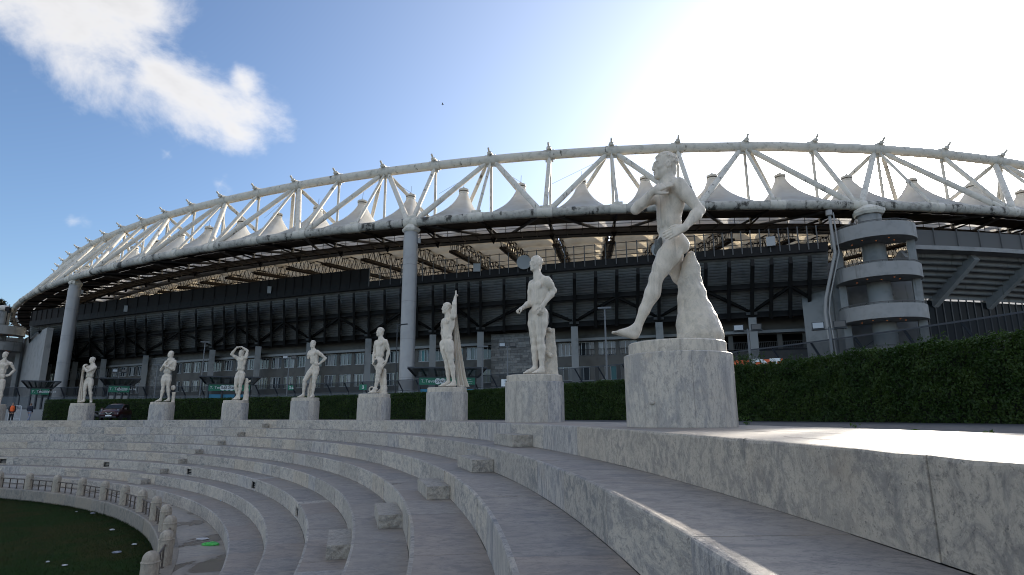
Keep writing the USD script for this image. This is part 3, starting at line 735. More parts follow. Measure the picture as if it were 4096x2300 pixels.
wall_piece('wall_band', 60, 2700, -.2, 4.9, 0, .4, FACADE); wall_piece('wall_band', 60, 2700, 6.9, 8.4, 0, .4, FACADE)
wall_piece('wall_band', 60, 3420, 10.3, 12.6, 0, .4, FACADE); wall_piece('wall_band', 2700, 3420, -.2, 8.2, 0, .4, FACADE)
wall_piece('ledge', 60, 3420, 10.42, 10.78, -.85, .83, LEDGE)
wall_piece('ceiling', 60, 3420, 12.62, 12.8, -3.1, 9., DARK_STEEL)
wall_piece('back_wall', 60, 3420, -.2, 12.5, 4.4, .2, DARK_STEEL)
rw = random.Random(5)
for s0, s1 in zip(COLS[:-1], COLS[1:]):
    L = np.linalg.norm(cW(s1) - cW(s0)); n = max(1, int(round(L / 2.9)))
    for q in range(n):
        a, b = s0 + (s1 - s0) * (q + .10) / n, s0 + (s1 - s0) * (q + .90) / n
        for z0, z1 in ((4.9, 6.9), (8.4, 10.3)):
            if z0 < 6 and s0 > 2630: continue
            A, B = cW(a, 0), cW(b, 0); d = nrm(B - A); nn = np.cross(d, Zv); nn = nn if nn @ A < 0 else -nn; wid = np.linalg.norm(B - A)
            pa, pb = cW(s0 + (s1 - s0) * (q - .10) / n), A
            stad.add('pier', cat([beam(np.array([pa[0], pa[1], (z0 + z1) / 2]) - nn * .2, np.array([pb[0], pb[1], (z0 + z1) / 2]) - nn * .2, .4, z1 - z0)]), FACADE)
            if s0 > 2630:
                stad.add('loggia_railing', cat([beam(np.array([*A[:2], z0 + h]), np.array([*B[:2], z0 + h]), .05, .05) for h in (.1, .95)] + [beam(np.array([*(A + d * x)[:2], z0]), np.array([*(A + d * x)[:2], z0 + .95]), .03, .03) for x in np.arange(.1, wid, .22)]), GREY_STEEL)
                continue
            w = stad.group_part('window'); np_ = rw.choice([3, 3, 4])
            for k in range(np_):
                x0, x1 = wid * k / np_ + .05, wid * (k + 1) / np_ - .05; c = A + d * (x0 + x1) / 2 - nn * .22
                pm = CURTAINS[rw.choice([0, 0, 0, 1, 2, 2])]
                if rw.random() < .03: pm = TEALP
                stad.add('pane', box((c[0], c[1], (z0 + z1) / 2), (x1 - x0, .03, z1 - z0 - .12), axes=np.array([d, nn, Zv])), pm, under=w)
            fr = [box((A + d * wid * k / np_ - nn * .17)[:2].tolist() + [(z0 + z1) / 2], (.09, .1, z1 - z0), axes=np.array([d, nn, Zv])) for k in range(np_ + 1)]
            fr += [box((A + d * wid / 2 - nn * .17)[:2].tolist() + [z], (wid, .09, .08), axes=np.array([d, nn, Zv])) for z in (z0 + .05, z1 - .05)]
            stad.add('frame', cat(fr), FRAME_W, under=w)
            if 2150 < s0 < 2640 and z0 > 8:
                stad.add('balcony_railing', cat([beam(np.array([*(A + nn * .15)[:2], z0 + h]), np.array([*(B + nn * .15)[:2], z0 + h]), .04, .05) for h in (.05, .85)] + [beam(np.array([*(A + d * x + nn * .15)[:2], z0]), np.array([*(A + d * x + nn * .15)[:2], z0 + .85]), .025, .025) for x in np.arange(.1, wid, .2)]), DARK_STEEL)
# block of stone-faced wall between two columns
def stone_block_wall(sa, sb, z0, z1, seed, depth=1.4):
    r = random.Random(seed); A, B = back(cW(sa, 0), -depth), back(cW(sb, 0), -depth); d = nrm(B - A); L = np.linalg.norm(B - A); n = np.cross(d, Zv); n = n if n @ A < 0 else -n
    ax = np.array([d, n, Zv]); c = A + d * L / 2 - n * .8
    wl = stad.add('stone_wall', box((c[0], c[1], (z0 + z1) / 2), (L - .02, 1.5, z1 - z0), axes=ax), STONEWALL[2])
    z = z0; row = 0
    while z < z1 - .1:
        h = min(r.uniform(.34, .46), z1 - z); x = 0.
        while x < L - .05:
            w = min(r.uniform(.5, 1.3), L - x)
            c = A + d * (x + w / 2) + n * r.uniform(-.02, .03)
            stad.add('stone', box((c[0], c[1], z + h / 2), (w - .03, .16, h - .03), axes=ax), r.choice(STONEWALL)); x += w
        z += h


stone_block_wall(1965, 2135, 4.0, 11.9, 3)
stone_block_wall(600, 700, 4.2, 11.6, 4)

# ------------------------------------------------------------------ ramp tower wrapped round a roof pillar
def ramp_tower(P, label, levels, right=True):
    n = nrm(np.array([P[0], P[1], 0])); sd = np.array([n[1], -n[0], 0]); phi0 = math.atan2(-n[1], -n[0]); R = 4.25
    t = Thing('ramp_tower', (P[0], P[1], 0), label=label, category='tower')
    t.add('core', lathe([(0, -.2), (1.2, -.2), (1.2, 22.6), (0, 22.7)], 32, (P[0], P[1], 0)), CONCRETE, 35)
    t.add('core_head', lathe([(0, 22.5), (1.5, 22.5), (1.7, 22.8), (1.7, 23.1), (.6, 23.75), (0, 23.8)], 8, (P[0], P[1], 0)), WHITE_STEEL)
    ang = np.linspace(phi0 - 1.75, phi0 + 1.75, 45)
    for zb, zt in levels:
        prof = [(.9, zb + .32), (.9, zb), (R - .15, zb), (R, zb + .04), (R, zt), (R - .18, zt), (R - .18, zb + .32), (.9, zb + .32)]
        G = np.array([[(P[0] + r * math.cos(a), P[1] + r * math.sin(a), z) for r, z in prof] for a in ang]); t.add('ramp_deck', grid(G), CONCRETE, 40)
        rail = np.array([(P[0] + (R - .1) * math.cos(a), P[1] + (R - .1) * math.sin(a), zt + .22) for a in ang])
        t.add('handrail', cat([tube(rail, .045, 6), tube(rail - (0, 0, .12), .02, 4)] + [beam(p - (0, 0, .25), p, .05, .05, (1, 0, 0)) for p in rail[::4]]), GREY_STEEL, 40)
        for a, rr in ((phi0 - .9, 2.6), (phi0 - .3, 3.3), (phi0 + .15, 2.2), (phi0 + .5, 3.2), (phi0 + .95, 2.5)):
            t.add('soffit_light', lathe([(0, zb - .06), (.06, -.06 + zb), (.08, zb - .002), (0, zb)], 10, (P[0] + rr * math.cos(a), P[1] + rr * math.sin(a), 0)), SOFFIT)
    for sg_, m in ((-1, 1), (1, 1)):
        c = P + sd * sg_ * 3.55 + n * .6
        t.add('side_pier', box((c[0], c[1], (levels[0][0] + 0) / 2 + .3), (.75, 2.3, levels[0][0] + .6), axes=np.array([sd, n, Zv])), CONCRETE)
    c = P + n * 3.6
    t.add('rear_wall', box((c[0], c[1], 8.6), (8.4, .4, 17.6), axes=np.array([sd, n, Zv])), CONCRETE)
    for zb, zt in levels[1:]:
        t.add('stair_flight', cat([beam(P + n * 1.6 - sd * 3.0 + Zv * (zb + .4), P + n * 1.6 + sd * 1.2 + Zv * (zb + 3.4), 1.2, .25)] + [beam(P + n * 1.0 - sd * 3.0 + Zv * (zb + 1.4), P + n * 1.0 + sd * 1.2 + Zv * (zb + 4.3), .05, .05)]), DARK_STEEL)
    return t


SOFFIT = usdkit.material(stage, '/World/Looks/soffit_lamp', {'e': ('emission', {'color': (1., .32, .12), 'strength': .12})}, [], surface='e.emission')
PT = ell(NT[20]) ; PT = at_z(3470, 815, Z_B); PT[2] = 0
fz = lambda px, py: float(at_dist(px, py, PT, -4.25)[2])
levels = [(fz(3492, 945), fz(3492, 886)), (fz(3512, 1103.6), fz(3512, 1047)), (fz(3540, 1271.6), fz(3540, 1212.5)), (fz(3565, 1440), fz(3565, 1386))]
tower = ramp_tower(PT, 'round concrete ramp tower with balcony rings right of the big statue', levels)
# wall and drain pipes at the end of the steel stand
n = nrm(np.array([PT[0], PT[1], 0])); sdT = np.array([n[1], -n[0], 0])
wc = PT - sdT * 5.9 + n * 1.6
tower.add('end_wall', box((wc[0], wc[1], 8.9), (4.4, .5, 18.), axes=np.array([sdT, n, Zv])), CONCRETE)
for dx, r in ((-5.3, .10), (-4.75, .07)):
    p = PT + sdT * dx + n * .8; tower.add('drain_pipe', tube([(p[0], p[1], 0), (p[0], p[1], 17)], r, 8), GREY_STEEL, 40)
q = [at_dist(3316, 853, PT, -3.2), at_dist(3340, 1010, PT, -3.2), at_dist(3304, 1190, PT, -3.2), at_dist(3300, 1250, PT, -3.2), at_dist(3328, 1420, PT, -3.2), at_dist(3334, 1520, PT, -3.2)]
tower.add('drain_pipe', tube(q, .17, 10), LEDGE, 40); tower.add('drain_pipe', tube(np.array(q) + sdT * .42, .07, 8), LEDGE, 40)
tower.add('drain_hopper', cyl(q[0] - Zv * .3 - n * .1, q[0] - Zv * .3 - n * .1 + Zv * .6, .34, 12), LEDGE, 40)
# the twin tower at the far left
PL = at_z(14, 1245, Z_B - 1.5); PL[2] = 0
hz = lambda py: float(at_dist(14, py, PL, -4.2)[2])
tl = ramp_tower(PL, 'round concrete ramp tower cut by the left edge of the picture', [(hz(1335), hz(1300)), (hz(1400), hz(1366))])
lp = PL + np.array([2.2, -1.5, hz(1300)]); tl.add('floodlight', cat([cyl(lp, lp + Zv * 3.4, .09), box(lp + Zv * 3.6, (.9, .5, .8)), box(lp + Zv * 3.0 + (.3, 0, 0), (.5, .3, .4))]), DARK_STEEL)
wl = at_z(75, 1500, 5.); wl2 = at_z(185, 1500, 5.)
stad.add('end_wall', box((-100, 124, 8.6), (1.0, 30., 17.2), rotz=.82), CONCRETE)

# ------------------------------------------------------------------ the concrete stand right of the tower
tt = np.linspace(NT[21] - .02, NT[29], 30)
P0 = ell(np.interp(0.5, [0, 1], [NT[22], NT[23]]), 1.2)
def z_at(py, px, inset): 
    r = ray(px, py); T_ = np.linspace(NT[19], NT[30], 800); E_ = ell(T_, inset); dd = np.abs(np.arctan2(E_[:, 0], E_[:, 1]) - math.atan2(r[0], r[1])); e = E_[dd.argmin()]
    return float(r[2] * (e[:2] @ nrm(r[:2])) / np.linalg.norm(r[:2]) + EYE_Z)
zp_top, zp_bot, zs_bot = z_at(926, 3860, 1.2), z_at(987, 3860, 1.2), z_at(1005, 3860, 1.2)
zu = z_at(1200, 3880, 8.5)
nb = 9; te = np.linspace(tt[0], tt[-1], nb * 3 + 1)
for a, b in zip(te[:-1], te[1:]):
    q = np.linspace(a, b, 3)
    stad.add('parapet_panel', slab(np.stack([ell(q, 1.2, zp_top), ell(q, 1.35, zp_top)])[::-1], zp_top - zp_bot), GREY_STEEL)
    stad.add('parapet_post', beam(ell(a, 1.1, zp_bot - .3), ell(a, 1.1, zp_top + .25), .1, .1, (1, 0, 0)), GREY_STEEL)
    stad.add('edge_beam', slab(np.stack([ell(q, .95, zp_bot - .06), ell(q, 1.9, zp_bot - .06)])[::-1], zp_bot - .06 - zs_bot), CONCRETE)
for a, b in zip(te[:-1:3], te[3::3]):
    q = np.linspace(a, b, 4); N_ = 8
    for m in range(N_):
        i0 = 1.9 + (8.5 - 1.9) * m / N_; i1 = 1.9 + (8.5 - 1.9) * (m + 1) / N_; z0 = zs_bot + (zu - zs_bot) * m / N_; z1 = zs_bot + (zu - zs_bot) * (m + 1) / N_
        stad.add('stand_step', cat([slab(np.stack([ell(q, i0, z0), ell(q, i1 + .12, z0)])[::-1], -.15), slab(np.stack([ell(q, i1, z0), ell(q, i1 + .14, z0)])[::-1], z0 - z1)]), CONCRETE)
    stad.add('raking_girder', beam(ell(a, 2.2, zs_bot - .25), ell(a, 8.9, zu - .6), .75, 1.3), CONCRETE)
    gp_ = np.linspace(a, b, 8)
    for c, d in zip(gp_[:-1], gp_[1:]):
        for z0, z1 in ((-.1, 2.2), (2.2, 4.6), (4.6, 7.), (7., zu - .2)):
            if z1 - z0 < .3: continue
            stad.add('glass_pane', beam(ell((c * .99 + d * .01), 8.7, (z0 + z1) / 2), ell(c * .01 + d * .99, 8.7, (z0 + z1) / 2), .04, z1 - z0 - .04), GLASS_DARK)
        stad.add('mullion', beam(ell(c, 8.62, -.1), ell(c, 8.62, zu), .10, .12, (1, 0, 0)), GREY_STEEL)
    stad.add('transom', cat([beam(ell(x, 8.6, z), ell(y, 8.6, z), .1, .1) for x, y in zip(gp_[:-1], gp_[1:]) for z in (2.2, 4.6, 7.)]), GREY_STEEL)
lb = ell(NT[23] - .03, 1.0, zp_bot + 1.1); stad.add('lamp_box', box(lb, (.9, .6, 1.3)), GREY_STEEL)
# inner bowl of seats closing the view under the roof
def bowl(t0, t1, prof, n=60):
    T_ = np.linspace(t0, t1, n); return grid(np.stack([ell(T_, i, z) for i, z in prof]))
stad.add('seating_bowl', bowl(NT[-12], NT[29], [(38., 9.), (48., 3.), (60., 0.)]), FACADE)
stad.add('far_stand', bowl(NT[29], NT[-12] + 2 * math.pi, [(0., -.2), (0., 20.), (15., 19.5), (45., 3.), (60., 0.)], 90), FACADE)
stad.add('far_roof', bowl(NT[29], NT[-12] + 2 * math.pi, [(-2., 23.6), (15., 24.8), (48., 27.5)], 90), FABRIC)
# ================================================================== the statues: bodies modelled as one smooth signed-distance surface each
class Field:
    """Signed distance on a grid, joined with a smooth minimum; every figure becomes one continuous skin."""
    def __init__(self, lo, hi, h):
        self.lo = np.asarray(lo, float); self.h = h; self.n = np.ceil((np.asarray(hi) - lo) / h).astype(int) + 1
        self.f = np.full(self.n, 9., np.float32)

    def _win(self, lo, hi):
        a = np.clip(np.floor((lo - self.lo) / self.h).astype(int), 0, self.n - 1); b = np.clip(np.ceil((hi - self.lo) / self.h).astype(int) + 1, 1, self.n)
        if np.any(b <= a): return None
        g = [self.lo[k] + self.h * np.arange(a[k], b[k]) for k in range(3)]
        return tuple(slice(a[k], b[k]) for k in range(3)), np.stack(np.meshgrid(*g, indexing='ij'), -1)

    def _join(self, w, d, k, cut=False):
        o = self.f[w]; d = d.astype(np.float32)
        if cut:
            hh = np.clip(.5 - .5 * (o + d) / k, 0, 1); self.f[w] = o * (1 - hh) - d * hh + k * hh * (1 - hh)
        else:
            hh = np.clip(.5 + .5 * (o - d) / k, 0, 1); self.f[w] = o * (1 - hh) + d * hh - k * hh * (1 - hh)

    def cone(self, a, b, ra, rb, k=.03, cut=False):
        a, b = np.asarray(a, float), np.asarray(b, float); pad = max(ra, rb) + 3 * k + 2 * self.h
        w = self._win(np.minimum(a, b) - pad, np.maximum(a, b) + pad)
        if w is None: return
        s, P = w; ab = b - a; t = np.clip(((P - a) @ ab) / max(ab @ ab, 1e-9), 0, 1); self._join(s, np.linalg.norm(P - a - t[..., None] * ab, axis=-1) - (ra + (rb - ra) * t), k, cut)

    def ell(self, c, r, ax=None, k=.03, cut=False):
        c, r = np.asarray(c, float), np.asarray(r, float); pad = r.max() + 3 * k + 2 * self.h; w = self._win(c - pad, c + pad)
        if w is None: return
        s, P = w; q = P - c
        if ax is not None: q = q @ np.asarray(ax).T
        k0 = np.linalg.norm(q / r, axis=-1); k1 = np.linalg.norm(q / r**2, axis=-1); self._join(s, k0 * (k0 - 1) / np.maximum(k1, 1e-6), k, cut)

    def chain(self, pts, rs, k=.03):
        for a, b, ra, rb in zip(pts[:-1], pts[1:], rs[:-1], rs[1:]): self.cone(a, b, ra, rb, k)

    def mesh(self, smooth=1):
        """Naive surface nets."""
        f = self.f; s = f < 0; c = s[:-1, :-1, :-1]
        cnt = sum(s[i:s.shape[0] - 1 + i, j:s.shape[1] - 1 + j, l:s.shape[2] - 1 + l].astype(np.int8) for i in (0, 1) for j in (0, 1) for l in (0, 1))
        cell = np.argwhere((cnt > 0) & (cnt < 8)); idx = -np.ones(cnt.shape, int); idx[tuple(cell.T)] = np.arange(len(cell))
        acc = np.zeros((len(cell), 3)); num = np.zeros(len(cell)); corners = [(i, j, l) for i in (0, 1) for j in (0, 1) for l in (0, 1)]
        val = {q: f[tuple((cell + q).T)] for q in corners}
        for q in corners:
            for ax in range(3):
                if q[ax]: continue
                p = list(q); p[ax] = 1; p = tuple(p); a, b = val[q], val[p]; m = (a < 0) != (b < 0); t = np.where(m, a / np.where(m, a - b, 1), 0)
                pt = np.array(q, float) + np.eye(3)[ax] * t[:, None]; acc[m] += pt[m]; num[m] += 1
        V = self.lo + self.h * (cell + acc / num[:, None]); F = []
        for ax in range(3):
            sl0 = [slice(None)] * 3; sl1 = [slice(None)] * 3; sl0[ax] = slice(0, -1); sl1[ax] = slice(1, None)
            e = np.argwhere(s[tuple(sl0)] != s[tuple(sl1)]); u, v = (ax + 1) % 3, (ax + 2) % 3
            e = e[(e[:, u] > 0) & (e[:, v] > 0) & (e[:, u] < cnt.shape[u]) & (e[:, v] < cnt.shape[v]) & (e[:, ax] < cnt.shape[ax])]
            def at(du, dv): q = e.copy(); q[:, u] -= du; q[:, v] -= dv; return idx[tuple(q.T)]
            A, B, C, D = at(1, 1), at(0, 1), at(0, 0), at(1, 0); flip = ~s[tuple(e.T)]
            q1 = np.c_[A, B, C]; q2 = np.c_[A, C, D]; q = np.vstack([np.where(flip[:, None], q1[:, ::-1], q1), np.where(flip[:, None], q2[:, ::-1], q2)]); F.append(q[(q >= 0).all(1)])
        F = np.vstack(F); E = np.vstack([F[:, [0, 1]], F[:, [1, 2]], F[:, [2, 0]]]); E = np.unique(np.sort(E, 1), axis=0)
        for w in ((.5, -.52) * smooth):
            acc = np.zeros_like(V); deg = np.zeros(len(V))
            for a, b in ((0, 1), (1, 0)): np.add.at(acc, E[:, a], V[E[:, b]]); np.add.at(deg, E[:, a], 1)
            V = V + w * np.where(deg[:, None] > 0, acc / np.maximum(deg, 1)[:, None] - V, 0)
        return V, F


def axes3(x, z):
    """Rows: x sideways (to the figure's left), y forward, z up, orthonormal, keeping z."""
    z = nrm(z); x = nrm(x - (np.dot(x, z)) * z); y = np.cross(z, x); return np.array([x, -y, z])      # forward = -(z cross left)


def hand(F, wrist, dirv, palm_n, u, curl=.5, thumb=1, spread=.35, k=.012):
    """Palm, four fingers of unequal length and a thumb. dirv: along the hand; palm_n: out of the palm; thumb: which side."""
    d = nrm(dirv); pn = nrm(palm_n - np.dot(palm_n, d) * d); s = np.cross(d, pn) * thumb
    kn = wrist + d * .092 * u
    F.cone(wrist, wrist + d * .03 * u, .027 * u, .030 * u, .02 * u)
    for j, off in enumerate((-.030, -.010, .011, .030)):
        F.cone(wrist + d * .02 * u + s * off * .6 * u, kn + s * off * u, .017 * u, .0145 * u, .014 * u)
    for j, (off, L, r) in enumerate(((.031, .074, .0098), (.0105, .084, .0104), (-.0105, .078, .0100), (-.031, .060, .0088))):
        b = kn + s * off * u; dd = nrm(d + s * off * spread * 6); c0 = curl * (1 + .12 * j)
        ang = 0.
        for seg in (.46, .31, .25):
            ang += c0 * 1.0; v = dd * math.cos(ang) + pn * math.sin(ang); e = b + v * L * seg * u; F.cone(b, e, r * u, r * .90 * u, k * .55 * u); b = e
    t0 = wrist + d * .022 * u + s * .026 * u + pn * .006 * u; t1 = t0 + nrm(d * .75 + s * .75 + pn * .25) * .042 * u; t2 = t1 + nrm(d * .95 + s * .25 + pn * .35 * (1 + curl)) * .034 * u; t3 = t2 + nrm(d + s * .02 + pn * .4 * (1 + curl)) * .026 * u
    F.chain([t0, t1, t2, t3], [.0165 * u, .0125 * u, .011 * u, .009 * u], .010 * u)


def foot(F, ankle, heel, toe, u):
    d = nrm(toe - heel); L = np.linalg.norm(toe - heel); zc = np.array([0, 0, 1.]); upv = nrm(zc - np.dot(zc, d) * d); s = np.cross(d, upv)
    F.chain([ankle, heel + d * .10 * L + upv * .035 * u], [.037 * u, .036 * u], .03 * u)
    F.cone(ankle + d * .01 * u, heel + d * .62 * L + upv * .030 * u, .036 * u, .027 * u, .03 * u)
    for o, w in ((-.022, .024), (.022, .024)): F.cone(heel + d * .14 * L + upv * .026 * u, heel + d * .74 * L + s * o * u + upv * .020 * u, .029 * u, w * u, .02 * u)
    for j, o in enumerate((.033, .013, -.005, -.021, -.036)):
        F.cone(heel + d * .74 * L + s * o * .9 * u + upv * .018 * u, heel + d * (1.0 - .030 * abs(j - .5)) * L + s * o * 1.06 * u + upv * .013 * u, .0135 * u, (.0135 if j == 0 else .010) * u, .008 * u)


def head(F, c, face, upv, u, hair='curly', seed=0):
    """Head centred at c (half way between chin and crown)."""
    z = nrm(upv); f = nrm(face - np.dot(face, z) * z); x = np.cross(f, z) * -1.0; ax = np.array([x, f, z]); P = lambda a, b, d: c + (x * a + f * b + z * d) * u
    E = lambda p, r, k=.012, cut=False: F.ell(p, np.array(r) * u, ax, k * u, cut)
    E(P(0, -.018, .035), (.074, .094, .083)); E(P(0, .025, -.015), (.060, .062, .082), .03); E(P(0, .042, -.070), (.044, .040, .040), .03)
    for sx in (-1, 1): F.cone(P(sx * .052, -.005, -.045), P(sx * .018, .062, -.092), .022 * u, .018 * u, .025 * u)
    E(P(0, .075, -.098), (.022, .018, .018), .016)                                     # chin
    E(P(0, .080, .031), (.052, .014, .012), .012); E(P(0, -.078, -.035), (.048, .030, .055), .03)                                      # brow
    for sx in (-1, 1):
        E(P(sx * .031, .094, .009), (.020, .018, .014), .008, True); E(P(sx * .031, .073, .008), (.016, .0145, .012), .003)
        F.chain([P(sx * .013, .080, .016), P(sx * .030, .086, .020), P(sx * .047, .068, .014)], [.0045 * u, .005 * u, .004 * u], .003 * u); F.chain([P(sx * .014, .080, -.001), P(sx * .030, .084, -.006), P(sx * .046, .068, .0)], [.0035 * u, .004 * u, .0035 * u], .003 * u)
        E(P(sx * .045, .058, -.022), (.018, .020, .016), .02)                          # cheek bone
        E(P(sx * .011, .086, -.034), (.010, .014, .009), .008)                         # nostril
        F.ell(P(sx * .076, -.012, .000), np.array((.016, .025, .036)) * u, ax, .006 * u); F.ell(P(sx * .093, -.006, .004), np.array((.010, .0125, .021)) * u, ax, .003 * u, True); F.ell(P(sx * .082, -.004, -.028), np.array((.008, .010, .010)) * u, ax, .004 * u)
    F.chain([P(0, .084, .032), P(0, .094, .0), P(0, .103, -.029)], [.010 * u, .011 * u, .012 * u], .010 * u)
    E(P(0, .088, -.056), (.025, .013, .0075), .005); E(P(0, .085, -.0715), (.021, .0135, .0085), .005); E(P(0, .105, -.0635), (.028, .012, .0032), .003, True); E(P(0, .096, -.084), (.016, .008, .006), .006, True)
    # hair: a cap of locks
    r = random.Random(seed); n = 190 if hair == 'curly' else 110
    E(P(0, -.024, .050), (.080, .096, .082), .008)
    E(P(0, .046, .090), (.050, .030, .018), .015)
    for _ in range(n):
        az = r.uniform(-math.pi, math.pi); el_ = r.uniform(-.20, 1.5)
        front = math.cos(az)
        if front > .25 and el_ < .62 + .1 * front: continue
        if abs(math.sin(az)) > .8 and el_ < .05 and front > -.35: continue
        d = np.array([math.sin(az) * math.cos(el_) * .079, math.cos(az) * math.cos(el_) * .096 - .022, math.sin(el_) * .084 + .046])
        p = P(*d); tv = nrm(np.array([r.gauss(0, 1), r.gauss(0, 1), r.gauss(0, 1)])); nn = nrm(ax.T @ (d - np.array([0, -.022, .046]))); tv = nrm(tv - (tv @ nn) * nn)
        L = (.014 if hair == 'curly' else .022) * u
        F.chain([p - tv * L, p + nn * .0055 * u, p + tv * L], [.0058 * u, .0092 * u, .0058 * u], .0022 * u)


def body(F, J, u, musc=1.07, hair='curly', seed=0, arms='LR', hands='LR', feet='LR', legs='LR'):
    """J: joint name -> point. L is the figure's own left."""
    xs = J['shL'] - J['shR']; cen = (J['shL'] + J['shR']) / 2; upc = nrm(J['neck'] - J['waist']); A = axes3(xs, upc); x, f, z = A
    hx = J['hipL'] - J['hipR']; hc = (J['hipL'] + J['hipR']) / 2; upp = nrm(J['waist'] - hc); Bx = axes3(hx, upp); px, pf, pz = Bx
    ch = cen - z * .115 * u
    E = lambda p, r, ax, k=.03, cut=False: F.ell(p, np.array(r) * u, ax, k * u, cut)
    E(ch - f * .008 * u, (.152, .106, .180), A, .04); E(cen - z * .035 * u - f * .012 * u, (.172, .080, .075), A, .05)
    for s in (-1, 1):
        E(ch + x * s * .070 * u + f * .080 * u + z * .045 * u, (.080, .026, .056), A, .030)          # pectoral
        E(ch + x * s * .125 * u - f * .02 * u - z * .03 * u, (.040, .062, .115), A, .04)             # latissimus
        E(ch + x * s * .065 * u - f * .085 * u + z * .04 * u, (.062, .032, .085), A, .035)           # shoulder blade
        F.cone(J['neck'] + x * s * .02 * u + z * .01 * u - f * .012 * u, J['sh' + 'RL'[s > 0]] - x * s * .03 * u + z * .012 * u - f * .01 * u, .046 * u, .040 * u, .05 * u)
    mid = (J['waist'] * .55 + ch * .45)
    E(mid, (.132, .092, .13), A, .05); E(J['waist'], (.126, .088, .12), Bx, .05); E(hc + pz * .04 * u, (.134, .094, .10), Bx, .05)
    for s in (-1, 1):
        for d in (.30, .55, .80):
            p = ch * (1 - d) + (J['waist'] - upp * .02 * u) * d + f * (.088 - .012 * d) * u + x * s * .034 * u - z * .05 * u; E(p, (.030, .014, .036), A, .010)
        E(J['waist'] + px * s * .108 * u - pz * .035 * u, (.028, .066, .060), Bx, .03)
        E(hc + px * s * .066 * u - pf * .058 * u - pz * .045 * u, (.070, .066, .078), Bx, .03)
    E(hc - pz * .072 * u + pf * .055 * u, (.055, .04, .045), Bx, .04)
    E(hc - pz * .098 * u + pf * .082 * u, (.022, .022, .032), Bx, .012)
    nk = J['neck']; hd = J['head']; F.cone(nk - z * .03 * u, hd - J.get('hup', np.array([0, 0, 1.])) * .06 * u - J['face'] * .012 * u, .066 * u, .057 * u, .035 * u)
    for s in (-1, 1): F.cone(hd + x * s * .045 * u - J['face'] * .01 * u - z * .03 * u, cen + f * .05 * u + x * s * .02 * u + z * .04 * u, .018 * u, .016 * u, .02 * u)
    F.cone(cen + f * .045 * u + z * .03 * u, J['shL'] + z * .03 * u, .016 * u, .02 * u, .02 * u); F.cone(cen + f * .045 * u + z * .03 * u, J['shR'] + z * .03 * u, .016 * u, .02 * u, .02 * u)
    head(F, hd, J['face'], J.get('hup', np.array([0, 0, 1.])), u, hair, seed)
    for S in arms:
        s = 1 if S == 'L' else -1; sh, el_, wr = J['sh' + S], J['el' + S], J['wr' + S]
        F.ell(sh - z * .016 * u + nrm(el_ - sh) * .02 * u, np.array((.058, .058, .066)) * u, None, .035 * u)
        d = nrm(el_ - sh); m1 = sh + d * .42 * np.linalg.norm(el_ - sh); F.chain([sh, m1, el_], [.054 * u * musc, .051 * u * musc, .039 * u], .03 * u)
        if 'wr' + S in J and not J.get('stump' + S):
            d2 = nrm(wr - el_); m2 = el_ + d2 * .28 * np.linalg.norm(wr - el_); F.chain([el_, m2, wr], [.040 * u, .045 * u * musc, .0275 * u], .022 * u)
            if S in hands: hand(F, wr, J['hd' + S], J['pn' + S], u, J.get('curl' + S, .35), J.get('th' + S, 1))
    for S in legs:
        hp, kn, an = J['hip' + S], J['kn' + S], J['an' + S]; s = 1 if S == 'L' else -1
        bk = -pf; l1 = kn - hp; l2 = an - kn; kdir = nrm(np.cross(np.cross(nrm(l1), pf), nrm(l1))); kf = nrm(pf - np.dot(pf, nrm(l2)) * nrm(l2))
        F.chain([hp + px * s * .006 * u, hp + l1 * .35, hp + l1 * .72, kn], [.086 * u, .086 * u * musc, .068 * u, .055 * u], .035 * u)
        F.ell(hp + l1 * .48 + kf * .03 * u, np.array((.055, .055, .14)) * u, axes3(px, -l1), .03 * u)
        F.ell(kn + kf * .030 * u, np.array((.034, .026, .040)) * u, axes3(px, -l2), .015 * u)
        F.chain([kn, kn + l2 * .28 - kf * .016 * u, kn + l2 * .62 - kf * .004 * u, an], [.053 * u, .058 * u * musc, .044 * u, .034 * u], .025 * u)
        F.ell(kn + l2 * .26 - kf * .036 * u, np.array((.044, .040, .10)) * u, axes3(px, -l2), .02 * u)
        if S in feet: foot(F, an, J['he' + S], J['to' + S], u)


STAT_A = [9.78665 + 9.70157 * i for i in range(9)]
STAT_P = [on_arc(49.51587, a, 0.) for a in STAT_A]
ZPED, ZPLI = 1.17, 1.37
STAND = ['nearest tall pedestal at the edge of the terrace', 'second pedestal from the nearest', 'third pedestal from the nearest', 'fourth pedestal from the nearest, by the tall pillar', 'fifth pedestal from the nearest', 'sixth pedestal from the nearest', 'seventh pedestal from the nearest, right of the parked car', 'eighth pedestal from the nearest, left of the parked car', 'pedestal cut by the left edge of the picture']


def disc(r, z0, z1, c, bev=.02, n=64): return lathe([(0, z0), (r - bev * .3, z0), (r, z0 + bev), (r, z1 - bev), (r - bev, z1), (0, z1)], n, (c[0], c[1], 0))


def drum_half(r, z0, z1, c, a0, a1, bev=.015, n=28):
    a = np.radians(np.linspace(a0, a1, n)); prof = [(0.02, z0), (r, z0), (r, z1 - bev), (r - bev, z1), (0.02, z1)]
    P = np.array([[(c[0] + q * math.cos(b), c[1] + q * math.sin(b), z) for q, z in prof] for b in a]); V, F = grid(P); m = len(prof)
    cap = np.array([[0, 1, 2], [0, 2, 3], [0, 3, 4]]); return V, np.vstack([F[:, ::-1], cap, cap[:, ::-1] + (n - 1) * m])


